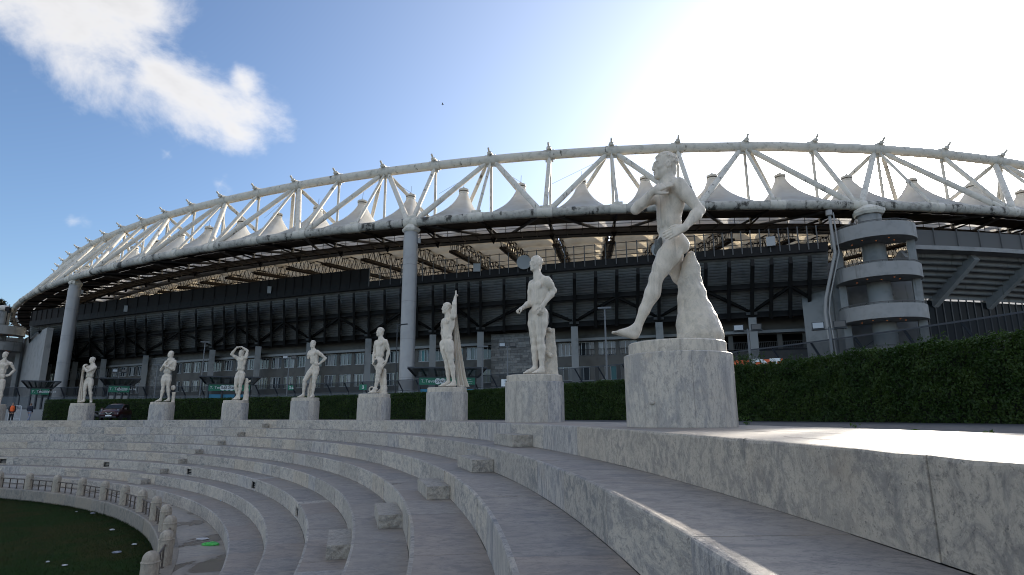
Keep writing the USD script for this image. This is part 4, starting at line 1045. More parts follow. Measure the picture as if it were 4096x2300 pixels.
for i, P in enumerate(STAT_P):
    g = 'round stone pedestals on the terrace'
    t = Thing('pedestal', (P[0], P[1], 0), label='round marble drum, ' + STAND[i], category='pedestal', group=g)
    view = math.degrees(math.atan2(-P[1], -P[0])) + (14 if i % 2 == 0 else 25)
    for q in range(2):
        t.add('drum_block', drum_half(.885, .002, ZPED, P, view + 180 * q + .12, view + 180 * (q + 1) - .12), PEDESTAL[(i + q) % 2] if i else PEDESTAL[0], 40)
    if i == 0:
        c = P + .885 * np.array([math.cos(math.radians(view - 42)), math.sin(math.radians(view - 42)), 0]); m = trimesh.creation.icosphere(2, .045); t.add('boss', (np.array(m.vertices) * [1, 1, .8] + c + [0, 0, .38], np.array(m.faces)), PEDESTAL[0], True)


def statue(i, label, crop, scale, joints, h, extra=None, u=2.02, hair='curly', parts=None, **kw):
    """Builds statue i; joints in pixels of an enlargement (origin crop, factor scale) plus depth in metres away from the viewer."""
    P = STAT_P[i]
    def pt(x, y, d=0.): return at_dist(crop[0] + x / scale, crop[1] + y / scale, P, d)
    n = nrm([P[0], P[1], 0]); sd = np.array([n[1], -n[0], 0]); Zv = np.array([0, 0, 1.])      # n away from the viewer, sd to the viewer's right
    vec = lambda r, a, z: sd * r + n * a + Zv * z
    J = {}
    for k, v in joints.items():
        if k in ('face', 'hup') or k[:2] in ('hd', 'pn'): J[k] = nrm(vec(*v))
        elif isinstance(v, (int, float)): J[k] = v
        else: J[k] = pt(*v)
    for pair, want, follow in ((('shL', 'shR'), .375 * u, (('el', .8), ('wr', .35))), (('hipL', 'hipR'), .168 * u, (('kn', .6), ('an', .35), ('he', .35), ('to', .35)))):
        d = J[pair[0]] - J[pair[1]]; deep = d @ n; lat = np.linalg.norm(d - deep * n); need = math.sqrt(max(want**2 - lat**2, 0)); need = need if deep > 0 else -need
        sh = (need - deep) / 2 * n
        for S, sg_ in (('L', 1), ('R', -1)):
            J[pair[0][:-1] + S] = J[pair[0][:-1] + S] + sh * sg_
            for k, w_ in follow:
                if k + S in J: J[k + S] = J[k + S] + sh * sg_ * w_
    pts = np.array([v for k, v in J.items() if not np.isscalar(v) and k not in ('face', 'hup') and k[:2] not in ('hd', 'pn')])
    F = Field(pts.min(0) - .34, pts.max(0) + .34, h)
    body(F, J, u, hair=hair, seed=i, **kw)
    t = Thing('marble_statue', (P[0], P[1], ZPED), label=label, category='statue')
    t.add('plinth', disc(.84 if i else .80, ZPED + .002, ZPLI, P), PLINTH, 40)
    if extra: extra(F, J, u, pt, vec, t)
    t.add('figure', F.mesh(), STATUE, True)
    return t


def rock(t, name, stations, h, seed, amp, pt, k=.12, material=None):
    pts = np.array([pt(x, y, d) for x, y, d, r in stations]); rs_ = np.array([s[3] for s in stations])
    F = Field(pts.min(0) - rs_.max() - .15, pts.max(0) + rs_.max() + .15, h)
    for a, b, ra, rb in zip(pts[:-1], pts[1:], rs_[:-1], rs_[1:]): F.cone(a, b, ra, rb, k)
    g = np.stack(np.meshgrid(*[F.lo[q] + F.h * np.arange(F.n[q]) for q in range(3)], indexing='ij'), -1); near = np.abs(F.f) < amp * 2.5
    F.f[near] += ((meshkit.fbm(g[near] * 7., 4, seed) - .5) * amp * 1.6).astype(np.float32)
    F.f = np.maximum(F.f, (ZPLI - .004 - g[..., 2]).astype(np.float32))
    t.add(name, F.mesh(0), material or ROUGH, True)


def stele(t, quad, deep, thick, pt, vec):
    """Rough-hewn upright slab behind a figure, tapering upwards."""
    b = trimesh.creation.box((1, 1, 1)); v, f = trimesh.remesh.subdivide_to_size(b.vertices, b.faces, .07); v = v + .5
    (a, b_, c, d) = [pt(x, y, deep) for x, y in quad]
    top = a + (b_ - a) * v[:, :1]; bot = d + (c - d) * v[:, :1]; P = bot + (top - bot) * v[:, 2:] + vec(0, thick, 0) * v[:, 1:2]
    P = P + (meshkit.fbm(P * 11., 3, 4)[:, None] - .5) * (v - .5) * .10; P[:, 2] = np.maximum(P[:, 2], ZPLI - .004)
    m = trimesh.Trimesh(P, f, process=True); t.add('support', (np.array(m.vertices), np.array(m.faces)), ROUGH, 40)


LEAF = mat('bronze_leaf', (.05, .047, .04), .5, noise=(30., (.4, .7), (.09, .10, .085)))


def fig_leaf(t, p, n, u, s=1.):
    m = trimesh.creation.icosphere(3, 1.); v = np.array(m.vertices); a = np.arctan2(v[:, 2], v[:, 0]); sc = 1 + .18 * np.cos(5 * (a + math.pi / 2)); up_ = np.array([0, 0, 1.]); sx = nrm(np.cross(up_, n))
    v = v * [.048, .022, .075] * np.c_[sc, np.ones(len(v)), sc] * u * s
    t.add('leaf', (p + v[:, :1] * sx + v[:, 1:2] * n + v[:, 2:] * up_, np.array(m.faces)), LEAF, True)


# --- 1: the striding figure, nearest
def x1(F, J, u, pt, vec, t):
    rock(t, 'support', [(605, 775, .12, .075), (600, 860, .14, .12), (600, 960, .15, .17), (615, 1080, .16, .22), (640, 1200, .17, .27), (662, 1300, .16, .34), (672, 1350, .15, .38)], .022, 3, .042, pt, .14)
    fig_leaf(t, pt(379, 725, -.16), vec(-.75, -.65, 0), u, 1.15)
statue(0, 'large striding marble figure, one hand at chest, on the nearest pedestal', (2420, 580), 1.7633, dict(
    head=(417, 155, 0), face=(-.93, -.34, -.06), hup=(.03, .0, 1), neck=(440, 268, .02), shL=(520, 300, -.16), shR=(385, 300, .20), elL=(668, 478, -.26), wrL=(560, 588, -.57), hdL=(-.93, -.10, -.38), pnL=(.1, .95, -.15), curlL=.07, thL=-1,
    elR=(212, 440, -.42), wrR=(335, 322, -.50), hdR=(.90, -.05, .40), pnR=(.35, .80, -.45), curlR=.12, thR=-1,
    waist=(450, 545, .04), hipL=(498, 690, -.10), hipR=(440, 690, .16), knL=(362, 940, -.16), anL=(222, 1300, -.12), heL=(226, 1366, -.12), toL=(58, 1330, -.22),
    knR=(520, 930, .30), anR=(760, 1240, .30), heR=(800, 1290, .3), toR=(700, 1350, .25)), .0105, x1, u=2.03)


# --- 2: standing, arms apart
def x2(F, J, u, pt, vec, t):
    stele(t, [(384, 646), (450, 646), (484, 1034), (366, 1034)], .12, .30, pt, vec)
    for x, y in ((408, 662), (412, 868)): t.add('support_stub', tube([pt(x - 22, y - 12, .10), pt(x - 4, y - 4, .06), pt(x + 18, y + 6, .02)], [.03, .075, .06], 10), ROUGH, 40)
statue(1, 'marble nude with bent arms and closed fists, second pedestal from the nearest', (2000, 1000), 2.0656, dict(
    head=(294, 117, 0), face=(-.80, -.58, -.12), neck=(312, 222, .0), shL=(388, 262, -.06), shR=(266, 268, .08), elL=(446, 345, .02), wrL=(352, 462, -.26), hdL=(-.25, -.15, -1), pnL=(-.55, .8, 0), curlL=.40, thL=-1,
    elR=(246, 430, .05), wrR=(182, 478, -.22), hdR=(-.75, -.45, -.45), pnR=(.2, -.1, -.9), curlR=1.0, thR=1,
    waist=(318, 420, .02), hipL=(350, 530, -.02), hipR=(282, 530, .05), knL=(335, 745, -.08), anL=(348, 985, -.02), heL=(366, 1020, .0), toL=(276, 1021, -.16), knR=(283, 755, .04), anR=(292, 980, .10), heR=(290, 1016, .14), toR=(200, 1022, .02)), .02, x2)


# --- 3: raised arm with a staff and long cloak
def x3(F, J, u, pt, vec, t):
    a, b = pt(371, 58, -.02), pt(372, 330, .0); t.add('staff', cyl(a, b, .035, 10), STATUE, 40)
    ys = np.linspace(300, 1052, 20); Lf = np.interp(ys, [300, 400, 700, 1052], [362, 345, 352, 385]); Rt = np.interp(ys, [300, 380, 700, 960, 1052], [384, 392, 432, 478, 512]); U = np.linspace(0, 1, 26); P = []
    for y, l, r in zip(ys, Lf, Rt):
        f_ = (y - 300) / 752
        P.append([pt(l + (r - l) * q, y, .10 + .10 * f_ + (.028 + .03 * f_) * math.sin(q * 17 + 1.3 * f_) - .03 * q) for q in U])
    v, f = slab(np.array(P), vec(0, .12, 0)); t.add('cloak', (v, f), STATUE, 50)
    for k, (x, y) in enumerate(((425, 1046), (465, 1048), (495, 1046))): F.ell(pt(x, y, .12), (.09, .10, .05), None, .05)
statue(2, 'marble athlete in shorts raising a staff, long cloak hanging behind him', (1680, 1140), 2.5833, dict(
    head=(272, 243, 0), face=(-.90, -.42, -.02), neck=(290, 330, .0), shL=(340, 335, -.05), shR=(248, 365, .12), elL=(353, 215, -.16), wrL=(362, 145, .02), hdL=(.10, .15, 1), pnL=(.95, .1, .05), curlL=1.0, thL=1,
    elR=(236, 470, .22), wrR=(240, 560, .20), hdR=(0, -.2, -1), pnR=(.8, 0, 0), curlR=.5, thR=1,
    waist=(280, 530, .0), hipL=(300, 615, -.04), hipR=(252, 615, .06), knL=(322, 795, -.08), anL=(352, 1005, -.02), heL=(372, 1046, .0), toL=(274, 1048, -.14), knR=(276, 790, .08), anR=(296, 1005, .12), heR=(296, 1042, .14), toR=(196, 1050, .04)), .024,
    lambda F, J, u, pt, vec, t: (x3(F, J, u, pt, vec, t), [F.cone(J['hip' + S] + (0, 0, .03), J['hip' + S] * .66 + J['kn' + S] * .34, .215, .210, .012) for S in 'LR']))


# --- 4: standing, arms down, leaf
def x4(F, J, u, pt, vec, t):
    rock(t, 'support', [(475, 690, .06, .10), (470, 760, .10, .11), (465, 850, .12, .15), (462, 950, .12, .17), (460, 1010, .12, .21)], .035, 8, .04, pt, .1)
    m = trimesh.creation.torus(.13, .04); v = np.array(m.vertices); t.add('shield', (v[:, [0, 2, 1]] * [1, 1, 1] + pt(300, 955, .1), np.array(m.faces)), ROUGH, True)
    fig_leaf(t, pt(352, 577, -.17), vec(-.6, -.8, 0), u)
    F.chain([J['anL'] + vec(-.09, -.05, .03), J['anL'] + vec(.09, -.05, .0)], [.05, .05], .03)
statue(3, 'marble nude with hanging arms and dark leaf, just left of the tall pillar', (1400, 1280), 3.4417, dict(
    head=(412, 168, 0), face=(-.88, -.46, -.04), neck=(424, 258, .0), shL=(488, 300, -.05), shR=(366, 300, .10), elL=(532, 430, .02), wrL=(500, 560, -.12), hdL=(-.3, -.1, -1), pnL=(-.8, .5, 0), curlL=.2, thL=-1,
    elR=(335, 450, .16), wrR=(318, 560, .02), hdR=(-.05, -.1, -1), pnR=(.9, .2, 0), curlR=.5, thR=1,
    waist=(408, 465, .0), hipL=(428, 570, -.04), hipR=(372, 575, .06), knL=(382, 775, -.12), anL=(348, 950, -.10), heL=(352, 1003, -.08), toL=(256, 1006, -.24), knR=(425, 780, .14), anR=(440, 950, .2), heR=(440, 1000, .2), toR=(350, 1005, .1)), .028, x4)


# --- 5: hand on hip, broken arm
def x5(F, J, u, pt, vec, t):
    ys = np.linspace(700, 890, 8); P = [[pt(400 - (y - 700) * .22 + (60 + (y - 700) * .1) * q, y, .10 + .02 * math.sin(q * 14)) for q in np.linspace(0, 1, 14)] for y in ys]
    t.add('drapery', slab(np.array(P), vec(0, .14, 0)), STATUE, 50); t.add('support', cat([cyl(pt(372, 860, .16), pt(368, 1015, .16), .07, 10), cyl(pt(400, 860, .2), pt(398, 1015, .2), .07, 10)]), ROUGH, 40)
statue(4, 'marble nude with one hand on the hip and a broken right arm', (1140, 1330), 3.91, dict(
    head=(434, 186, 0), face=(-.42, -.90, -.10), neck=(440, 275, .02), shL=(505, 308, .0), shR=(388, 305, .02), elL=(632, 408, .04), wrL=(530, 500, -.10), hdL=(-.95, -.3, .12), pnL=(.2, .9, 0), curlL=.12, thL=-1,
    elR=(368, 395, .06), wrR=(368, 396, .06), hdR=(0, 0, -1), pnR=(1, 0, 0), stumpR=1,
    waist=(460, 450, .0), hipL=(492, 560, .0), hipR=(430, 570, .02), knL=(450, 780, -.08), anL=(432, 975, .02), heL=(450, 1012, .06), toL=(392, 1018, -.22), knR=(306, 750, -.12), anR=(286, 975, -.02), heR=(300, 1008, .04), toR=(196, 1014, -.12)), .03, x5)


# --- 6: hands joined over the head
def x6(F, J, u, pt, vec, t):
    rock(t, 'support', [(540, 670, .06, .11), (535, 760, .08, .12), (535, 860, .08, .15), (530, 960, .08, .17), (520, 1015, .08, .2)], .035, 12, .04, pt, .1)
    t.add('branch_stub', cyl(pt(555, 720, .05), pt(606, 690, 0), .09, 10, .065), ROUGH, 40)
statue(5, 'marble nude with both hands joined above the head', (860, 1360), 4.2556, dict(
    head=(447, 228, 0), face=(-.62, -.78, -.05), neck=(455, 305, .0), shL=(525, 300, .0), shR=(388, 305, .0), elL=(552, 190, -.02), wrL=(452, 118, -.05), hdL=(-.8, -.1, -.1), pnL=(0, -.3, -1), curlL=.6, thL=1,
    elR=(278, 240, .02), wrR=(372, 125, -.03), hdR=(.85, -.1, .2), pnR=(0, -.3, -1), curlR=.6, thR=-1,
    waist=(442, 475, .0), hipL=(470, 580, -.02), hipR=(395, 590, .03), knL=(428, 780, -.10), anL=(408, 955, -.02), heL=(420, 1010, .0), toL=(330, 1016, -.2), knR=(350, 790, -.02), anR=(384, 950, .06), heR=(384, 1006, .08), toR=(296, 1016, -.1)), .03, x6)


# --- 7: cape held at the chest
def x7(F, J, u, pt, vec, t):
    t.add('support', cat([lathe([(0, ZPLI), (.13, ZPLI), (.11, 1.7), (.12, 2.02), (.15, 2.10), (.15, 2.16), (0, 2.17)], 14, tuple(pt(598, 1000, .16) * [1, 1, 0]))]), ROUGH, 40)
    m = trimesh.creation.icosphere(3, .17); v = np.array(m.vertices); v = v * (1 + .35 * (meshkit.fbm(v * 12, 3, 2) - .5))[:, None] * [1, .9, 1.15]; t.add('carved_head', (v + pt(600, 772, .16), np.array(m.faces)), ROUGH, True)
    F.chain([J['neck'] + vec(.18, .08, .02), J['neck'] + vec(.02, .16, .06), J['neck'] + vec(-.16, .05, .02), J['neck'] + vec(-.25, -.12, -.16), J['wrR'] + vec(.0, -.02, .05)], [.07, .08, .07, .055, .05], .05)
    F.chain([J['neck'] + vec(.18, .06, .02), J['neck'] + vec(.14, -.16, -.16), J['wrL'] + vec(.04, -.02, .08)], [.07, .055, .05], .05)
statue(6, 'muscular marble figure holding a strap round its neck, pedestal right of the parked car', (560, 1380), 4.5167, dict(
    head=(553, 168, 0), face=(-.93, -.36, -.05), neck=(560, 255, .02), shL=(632, 300, -.04), shR=(478, 305, .08), elL=(612, 450, -.06), wrL=(500, 395, -.26), hdL=(-.7, -.1, .35), pnL=(-.1, .9, 0), curlL=.9, thL=1,
    elR=(378, 455, .02), wrR=(418, 375, -.20), hdR=(.5, -.1, .6), pnR=(.2, .8, 0), curlR=.9, thR=-1,
    waist=(498, 470, .0), hipL=(525, 575, .0), hipR=(440, 580, .03), knL=(505, 765, -.06), anL=(522, 975, .02), heL=(536, 1012, .05), toL=(436, 1018, -.18), knR=(416, 780, -.02), anR=(376, 975, .06), heR=(392, 1010, .1), toR=(272, 1024, -.06)), .03, x7, hair='wavy', musc=1.14)


# --- 8: leaning on a draped staff
def x8(F, J, u, pt, vec, t):
    ys = np.linspace(385, 1040, 16); P = [[pt(np.interp(y, [385, 1040], [1490, 1392]) + np.interp(y, [385, 520, 1040], [30, 40, 108]) * q, y, .05 + .03 * math.sin(q * 15)) for q in np.linspace(0, 1, 18)] for y in ys]
    t.add('cloak', slab(np.array(P), vec(0, .10, 0)), STATUE, 50)
statue(7, 'marble nude leaning on a draped staff, pedestal left of the parked car', (0, 1380), 4.519, dict(
    head=(1664, 275, 0), face=(-.90, -.42, -.06), neck=(1684, 350, .02), shL=(1722, 405, -.02), shR=(1598, 395, .06), elL=(1585, 488, -.24), wrL=(1508, 395, -.18), hdL=(.35, .1, .8), pnL=(.5, .6, -.2), curlL=.7, thL=1,
    elR=(1500, 480, .02), wrR=(1520, 380, -.08), hdR=(.5, .0, .6), pnR=(.3, .6, -.3), curlR=.7, thR=-1,
    waist=(1622, 545, .02), hipL=(1646, 645, .0), hipR=(1574, 645, .02), knL=(1628, 820, -.06), anL=(1646, 1000, .04), heL=(1648, 1030, .10), toL=(1640, 1044, -.18), knR=(1528, 820, -.04), anR=(1518, 1000, .02), heR=(1528, 1028, .08), toR=(1432, 1040, -.10)), .03, x8)


# --- 9: at the left edge
statue(8, 'marble figure with gloved fist on hip, cut by the left picture edge', (0, 1380), 4.519, dict(
    head=(92, 178, 0), face=(-.75, -.62, .05), neck=(80, 275, .0), shL=(195, 330, .0), shR=(-60, 330, .05), elL=(262, 455, .05), wrL=(165, 545, -.12), hdL=(-.75, -.2, -.4), pnL=(.0, .9, 0), curlL=1., thL=-1,
    elR=(-120, 500, .05), wrR=(-60, 600, -.1), hdR=(.6, 0, -.5), pnR=(0, .9, 0), curlR=.8, thR=1,
    waist=(30, 560, .0), hipL=(38, 680, .0), hipR=(-45, 690, .05), knL=(25, 860, -.05), anL=(-5, 1050, .02), heL=(5, 1075, .05), toL=(-95, 1080, -.1), knR=(-80, 860, .0), anR=(-120, 1045, .05), heR=(-110, 1075, .1), toR=(-190, 1080, .0)), .03,
    lambda F, J, u, pt, vec, t: (F.cone(J['wrL'], J['elL'] * .65 + J['wrL'] * .35, .09, .12, .03), [F.cone(J['hip' + S] + (0, 0, .1), J['hip' + S] * .45 + J['kn' + S] * .55, .23, .20, .05) for S in 'LR']))
# ================================================================== hedge, fence, gates, lamps
def leaf_mat(name, c, c2):
    N = {'g': ('geometry', {}), 'n': ('noise_texture', {'scale': 1.1, 'detail': 5.0}), 'r': ('map_range', {'range_type': 'smoothstep', 'from_min': .38, 'from_max': .66, 'clamp': True}), 'c': ('mix', {'mix_type': 'mix', 'color1': c, 'color2': c2}),
         'w': ('hsv', {'saturation': 1.0}), 'v': ('map_range', {'range_type': 'linear', 'from_min': 0., 'from_max': 1., 'to_min': .55, 'to_max': 1.45}), 'p': ('principled_bsdf', {'roughness': .5, 'specular_ior_level': .35}), 't': ('translucent_bsdf', {}), 'm': ('mix_closure', {'fac': .3})}
    L = [('g.position', 'n.vector'), ('n.fac', 'r.value'), ('r.result', 'c.fac'), ('c.color', 'w.color'), ('g.random_per_island', 'v.value'), ('v.result', 'w.value'), ('w.color', 'p.base_color'), ('w.color', 't.color'), ('p.BSDF', 'm.closure1'), ('t.BSDF', 'm.closure2')]
    return usdkit.material(stage, f'/World/Looks/{name}', N, L, surface='m.closure')


LEAFY = leaf_mat('hedge_leaf', (.050, .110, .012), (.085, .150, .020))
TWIG = mat('hedge_core', (.010, .014, .006), .95)


def leaves(P, Nn, size, seed, flat=.55):
    """Small pointed leaves (two triangles each) at points P, loosely facing along the normals Nn."""
    r = np.random.default_rng(seed); n = len(P); d = r.normal(size=(n, 3)); nn = Nn * flat + d * (1 - flat) * .8; nn /= np.linalg.norm(nn, axis=1, keepdims=True)
    a = np.cross(nn, r.normal(size=(n, 3))); a /= np.linalg.norm(a, axis=1, keepdims=True); b = np.cross(nn, a); s = size * r.uniform(.6, 1.35, (n, 1))
    V = np.stack([P - a * s, P + b * s * .5 - nn * s * .12, P + a * s, P - b * s * .5 - nn * s * .12], 1).reshape(-1, 3); i = np.arange(n)[:, None] * 4
    return V, np.vstack([i + [0, 1, 2], i + [0, 2, 3]])


def hedge_top(deg): return 2.06 + np.interp(deg, [-20, 12, 22, 30, 45], [.20, .20, .16, .06, .0]) + .10 * (meshkit.fbm(np.stack([np.asarray(deg) * .9, np.zeros_like(deg), np.zeros_like(deg)], -1), 4, 2) - .5) * np.interp(deg, [22, 40], [2.6, .7])


HR0, HR1 = 60.6, 62.3
hedge = Thing('hedge', tuple(on_arc(61., 45., -.1)), label='long clipped evergreen hedge behind the pedestals, between terrace and stadium fence', category='hedge')
A_ = np.linspace(-14, 92.2, 260); tp = hedge_top(A_)
G = np.array([[on_arc(HR0 + .38, a, -.1), on_arc(HR0 + .38, a, t - .4), on_arc(HR0 + .5, a, t - .3), on_arc(HR1 - .3, a, t - .1), on_arc(HR1 - .12, a, t - .25), on_arc(HR1 - .12, a, -.1)] for a, t in zip(A_, tp)])
hedge.add('branches', grid(G), TWIG)
rg = np.random.default_rng(5)
def scatter(n, a0, a1, size, seed):
    a = rg.uniform(a0, a1, n); top = hedge_top(a); side = rg.random(n) < .68; z = np.where(side, -.08 + (top + .08) * rg.random(n) ** .9, top); rr = np.where(side, HR0, HR0 + (HR1 - HR0) * rg.random(n))
    P = on_arc(rr, a, z); lump = (meshkit.fbm(P * 2.6, 4, 9) - .5) * np.interp(a, [22, 40], [.55, .18]); rad = np.stack([np.cos(np.radians(a)), np.sin(np.radians(a)), 0 * a], -1)
    depth = rg.random(n) * .24
    N_ = np.where(side[:, None], -rad, [0, 0, 1.]); P = P + N_ * (lump - depth)[:, None]; return leaves(P, N_, size, seed)


hedge.add('foliage', cat([scatter(150000, -13, 24, .047, 1), scatter(80000, 24, 50, .05, 2), scatter(60000, 50, 92, .06, 3)]), LEAFY, kind='stuff')
# taller shoots on the near length
sp = []
for k in range(420):
    a = rg.uniform(-13, 27) if rg.random() < .75 else rg.uniform(22.5, 25); base = on_arc(rg.uniform(HR0, HR0 + .8), a, float(hedge_top(np.array([a]))[0]) - .05); L = rg.uniform(.08, .34) * (1.9 if 22.5 < a < 25 else 1); n = int(6 + L * 45)
    d = nrm(np.array([rg.normal(0, .28), rg.normal(0, .28), 1])); q = base + d * (rg.random((n, 1)) * L) + rg.normal(0, .025, (n, 3)); sp.append(leaves(q, np.tile([0, 0, 1.], (n, 1)), .036, k + 10, .2))
hedge.add('shoots', cat(sp), LEAFY, kind='stuff')
# strip of weeds at the foot of the terrace paving
WEED = leaf_mat('weed', (.10, .20, .02), (.14, .24, .03))
for k, (px, py, h, lab) in enumerate(((2986, 1702, .20, 'beside the big pedestal'), (3415, 1710, .07, 'in the middle of the paving edge'), (3660, 1731, .04, 'right of the middle of the paving edge'), (3950, 1741, .05, 'near the right end of the paving edge'))):
    p = at_z(px, py, -.05); n = int(8 + h * 100); q = p + np.c_[rg.normal(0, .02 + .15 * h, (n, 2)), rg.random(n) * h]; single('weed', leaves(q, np.tile([0, 0, 1.], (n, 1)), .035, 70 + k, .4), WEED, label='small bright green weed ' + lab, category='weed', kind='stuff')

MESHP = usdkit.material(stage, '/World/Looks/fence_mesh', {'p': ('principled_bsdf', {'base_color': (.02, .022, .026), 'roughness': .5}), 't': ('transparent_bsdf', {}), 'm': ('mix_closure', {'fac': .45})}, [('p.BSDF', 'm.closure1'), ('t.BSDF', 'm.closure2')], surface='m.closure')
FENCE = mat('fence_steel', (.022, .025, .032), .45)
SIGN_G = mat('sign_green', (.010, .155, .085), .4); SIGN_W = mat('sign_white', (.75, .77, .76), .5); SIGN_B = mat('sign_black', (.012, .012, .013), .5); BLUE_P = mat('gate_blue', (.03, .20, .32), .45); CREAM = mat('gate_panel', (.36, .36, .35), .6)
RF, ZF = 66.8, 3.55
fence = Thing('perimeter_fence', tuple(on_arc(RF, 50., -.1)), label='dark steel security fence with outward leaning top running round the stadium', category='fence')
fa = np.arange(8., 101., 2.0)
for a0, a1 in zip(fa[:-1], fa[1:]):
    p0, p1 = on_arc(RF, a0, 0.), on_arc(RF, a1, 0.); lean = on_arc(RF - .75, a0, 0.) - p0; lean1 = on_arc(RF - .75, a1, 0.) - p1
    fence.add('post', cat([beam(p0 - Zv * .1, p0 + Zv * 2.6, .10, .10, (1, 0, 0)), beam(p0 + Zv * 2.6, p0 + lean + Zv * ZF, .09, .09, (1, 0, 0))]), FENCE)
    for z in (.15, 1.3, 2.6): fence.add('rail', beam(p0 + Zv * z, p1 + Zv * z, .06, .07), FENCE)
    fence.add('top_rail', beam(p0 + lean + Zv * ZF, p1 + lean1 + Zv * ZF, .06, .07), FENCE)
    fence.add('mesh_panel', cat([beam(p0 + Zv * .15 + Zv * 1.2, p1 + Zv * .15 + Zv * 1.2, .02, 2.35)]), MESHP)
    fence.add('leaning_panel', grid(np.array([[p0 + Zv * 2.65, p1 + Zv * 2.65], [p0 + lean + Zv * (ZF - .05), p1 + lean1 + Zv * (ZF - .05)]])), MESHP)


def gate(px0, px1, py_top, py_bot, label, words, circles, wheel=False, small=None, panels=3):
    """Ticket gate under a tilted canopy with its green sign board."""
    A = on_arc(64.3, math.degrees(math.atan2(*(at_gate((px0 + px1) / 2) - CEN)[::-1])), 0.)
    l, r = at_dist(px0, (py_top + py_bot) / 2, A), at_dist(px1, (py_top + py_bot) / 2, A); hz_ = at_dist((px0 + px1) / 2, py_top, A)[2] - at_dist((px0 + px1) / 2, py_bot, A)[2]
    d = nrm((r - l) * [1, 1, 0]); n = np.cross(d, Zv); W = np.linalg.norm((r - l)[:2]); c = (l + r) / 2; ax = np.array([d, -n, Zv]); zc = c[2]
    t = Thing('ticket_gate', (c[0], c[1], -.1), label=label, category='gate')
    b = t.add('sign_board', box(c, (W, .10, hz_), axes=ax), SIGN_G)
    o = c - d * W / 2 + n * .053
    th = hz_ * .40; t.add('lettering', text_on(words, th, o + d * .03 * W - Zv * th * .45, d, Zv, .012), SIGN_W, under=b)
    x = None
    for num, fx in circles:
        q = o + d * (fx * W); R = hz_ * .43
        t.add('number_disc', prism(sg.Point(0, 0).buffer(R, 24), q, d, Zv, n, .01), SIGN_W, under=b)
        m = meshkit.text_mesh(num, R * .95, .01, True); wd = np.ptp(np.array(m.vertices)[:, 0]); t.add('number', text_on(num, R * .95, q + n * .0105 - d * wd / 2 - Zv * R * .46, d, Zv, .008, True), SIGN_B, under=b)
    if wheel:
        q = o + d * .50 * W; R = hz_ * .46; t.add('symbol_disc', prism(sg.Point(0, 0).buffer(R * .8, 24).union(sg.Point(0, R * .3).buffer(R * .55)), q, d, Zv, n, .01), SIGN_B, under=b)
        sy = sg.LineString([(-.05, .55), (0, .1), (.25, .1), (.38, -.35)]).buffer(.07).union(sg.Point(-.06, .68).buffer(.11)).union(sg.Point(0, -.22).buffer(.36).difference(sg.Point(0, -.22).buffer(.27)))
        from shapely import affinity
        t.add('symbol', prism(affinity.scale(sy, R, R, origin=(0, 0)).buffer(0), q + n * .011, d, Zv, n, .008), SIGN_W, under=b)
    if small:
        for k, (w_, fx, fz, s_) in enumerate(small): t.add('lettering', text_on(w_, hz_ * s_, o + d * fx * W + Zv * (fz * hz_ - hz_ * .1), d, Zv, .012), SIGN_W, under=b)
    zt = zc + hz_ / 2
    t.add('canopy', cat([slab(np.array([[c - d * (W / 2 + .9) + n * 1.5 + Zv * (zt + .75 - zc), c + d * (W / 2 + .9) + n * 1.5 + Zv * (zt + .75 - zc)], [c - d * (W / 2 + .3) - n * .4 + Zv * (zt + .12 - zc), c + d * (W / 2 + .3) - n * .4 + Zv * (zt + .12 - zc)]]), .05)]), MESHP)
    t.add('canopy_frame', cat([beam(c - d * (W / 2 + .3) * s - n * .4 + Zv * (zt + .1 - zc), c - d * (W / 2 + .9) * s + n * 1.5 + Zv * (zt + .75 - zc), .10, .14) for s in np.linspace(-1, 1, 7)] + [beam(c - d * (W / 2 + .9) + n * 1.5 + Zv * (zt + .75 - zc), c + d * (W / 2 + .9) + n * 1.5 + Zv * (zt + .75 - zc), .1, .12), beam(c - d * (W / 2 + .3) - n * .2 + Zv * (zt + .05 - zc), c + d * (W / 2 + .3) - n * .2 + Zv * (zt + .05 - zc), .4, .12)]), FENCE)
    for s in np.linspace(-1, 1, panels + 1): p = c + d * W / 2 * s - n * .1; t.add('gate_post', beam([p[0], p[1], -.1], [p[0], p[1], zt], .14, .14, (1, 0, 0)), FENCE)
    zb = zc - hz_ / 2
    for k in range(panels):
        p = c + d * W * (-.5 + (k + .5) / panels) - n * .25; t.add('gate_panel', box((p[0], p[1], (zb - .35) / 2), (W / panels - .2, .05, zb - .35), axes=ax), BLUE_P if not wheel else CREAM)


def at_gate(px):
    r = ray(px, 1550); r = r[:2] / np.hypot(*r[:2]); b = -(CEN @ r); cc = CEN @ CEN - 64.3**2; tt_ = b * -1 * -1
    tt_ = -b * -1 if False else (CEN @ r) + math.sqrt((CEN @ r)**2 - cc); return r * tt_


gate(1677, 1900, 1511, 1539, 'ticket gate with green sign and two number discs, behind the cloaked statue', 'T. Tevere', (('39', .33), ('40', .42)), small=[('Curva Sud', .82, .28, .13), ('Monte Mario', .82, .0, .13), ('Curva Nord', .82, -.28, .13)])
gate(834, 1000, 1539, 1564, 'ticket gate with green sign and three number discs, behind the joined-hands statue', 'T. Tevere', (('36', .34), ('37', .445), ('38', .55)))
gate(434, 518, 1544, 1569, 'ticket gate with wheelchair symbol sign, behind the dark red car', 'T. Tevere', (), True, [('Ingressi', .58, .18, .17), ('disabili', .58, -.12, .17), ('30 34 35', .74, -.02, .28)])
gate(124, 196, 1555, 1578, 'ticket gate with wheelchair symbol sign, left of the leaning statue', 'T. Tevere', (), True, [('Ingressi', .58, .18, .17), ('disabili', .58, -.12, .17), ('30 34 35', .74, -.02, .28)])
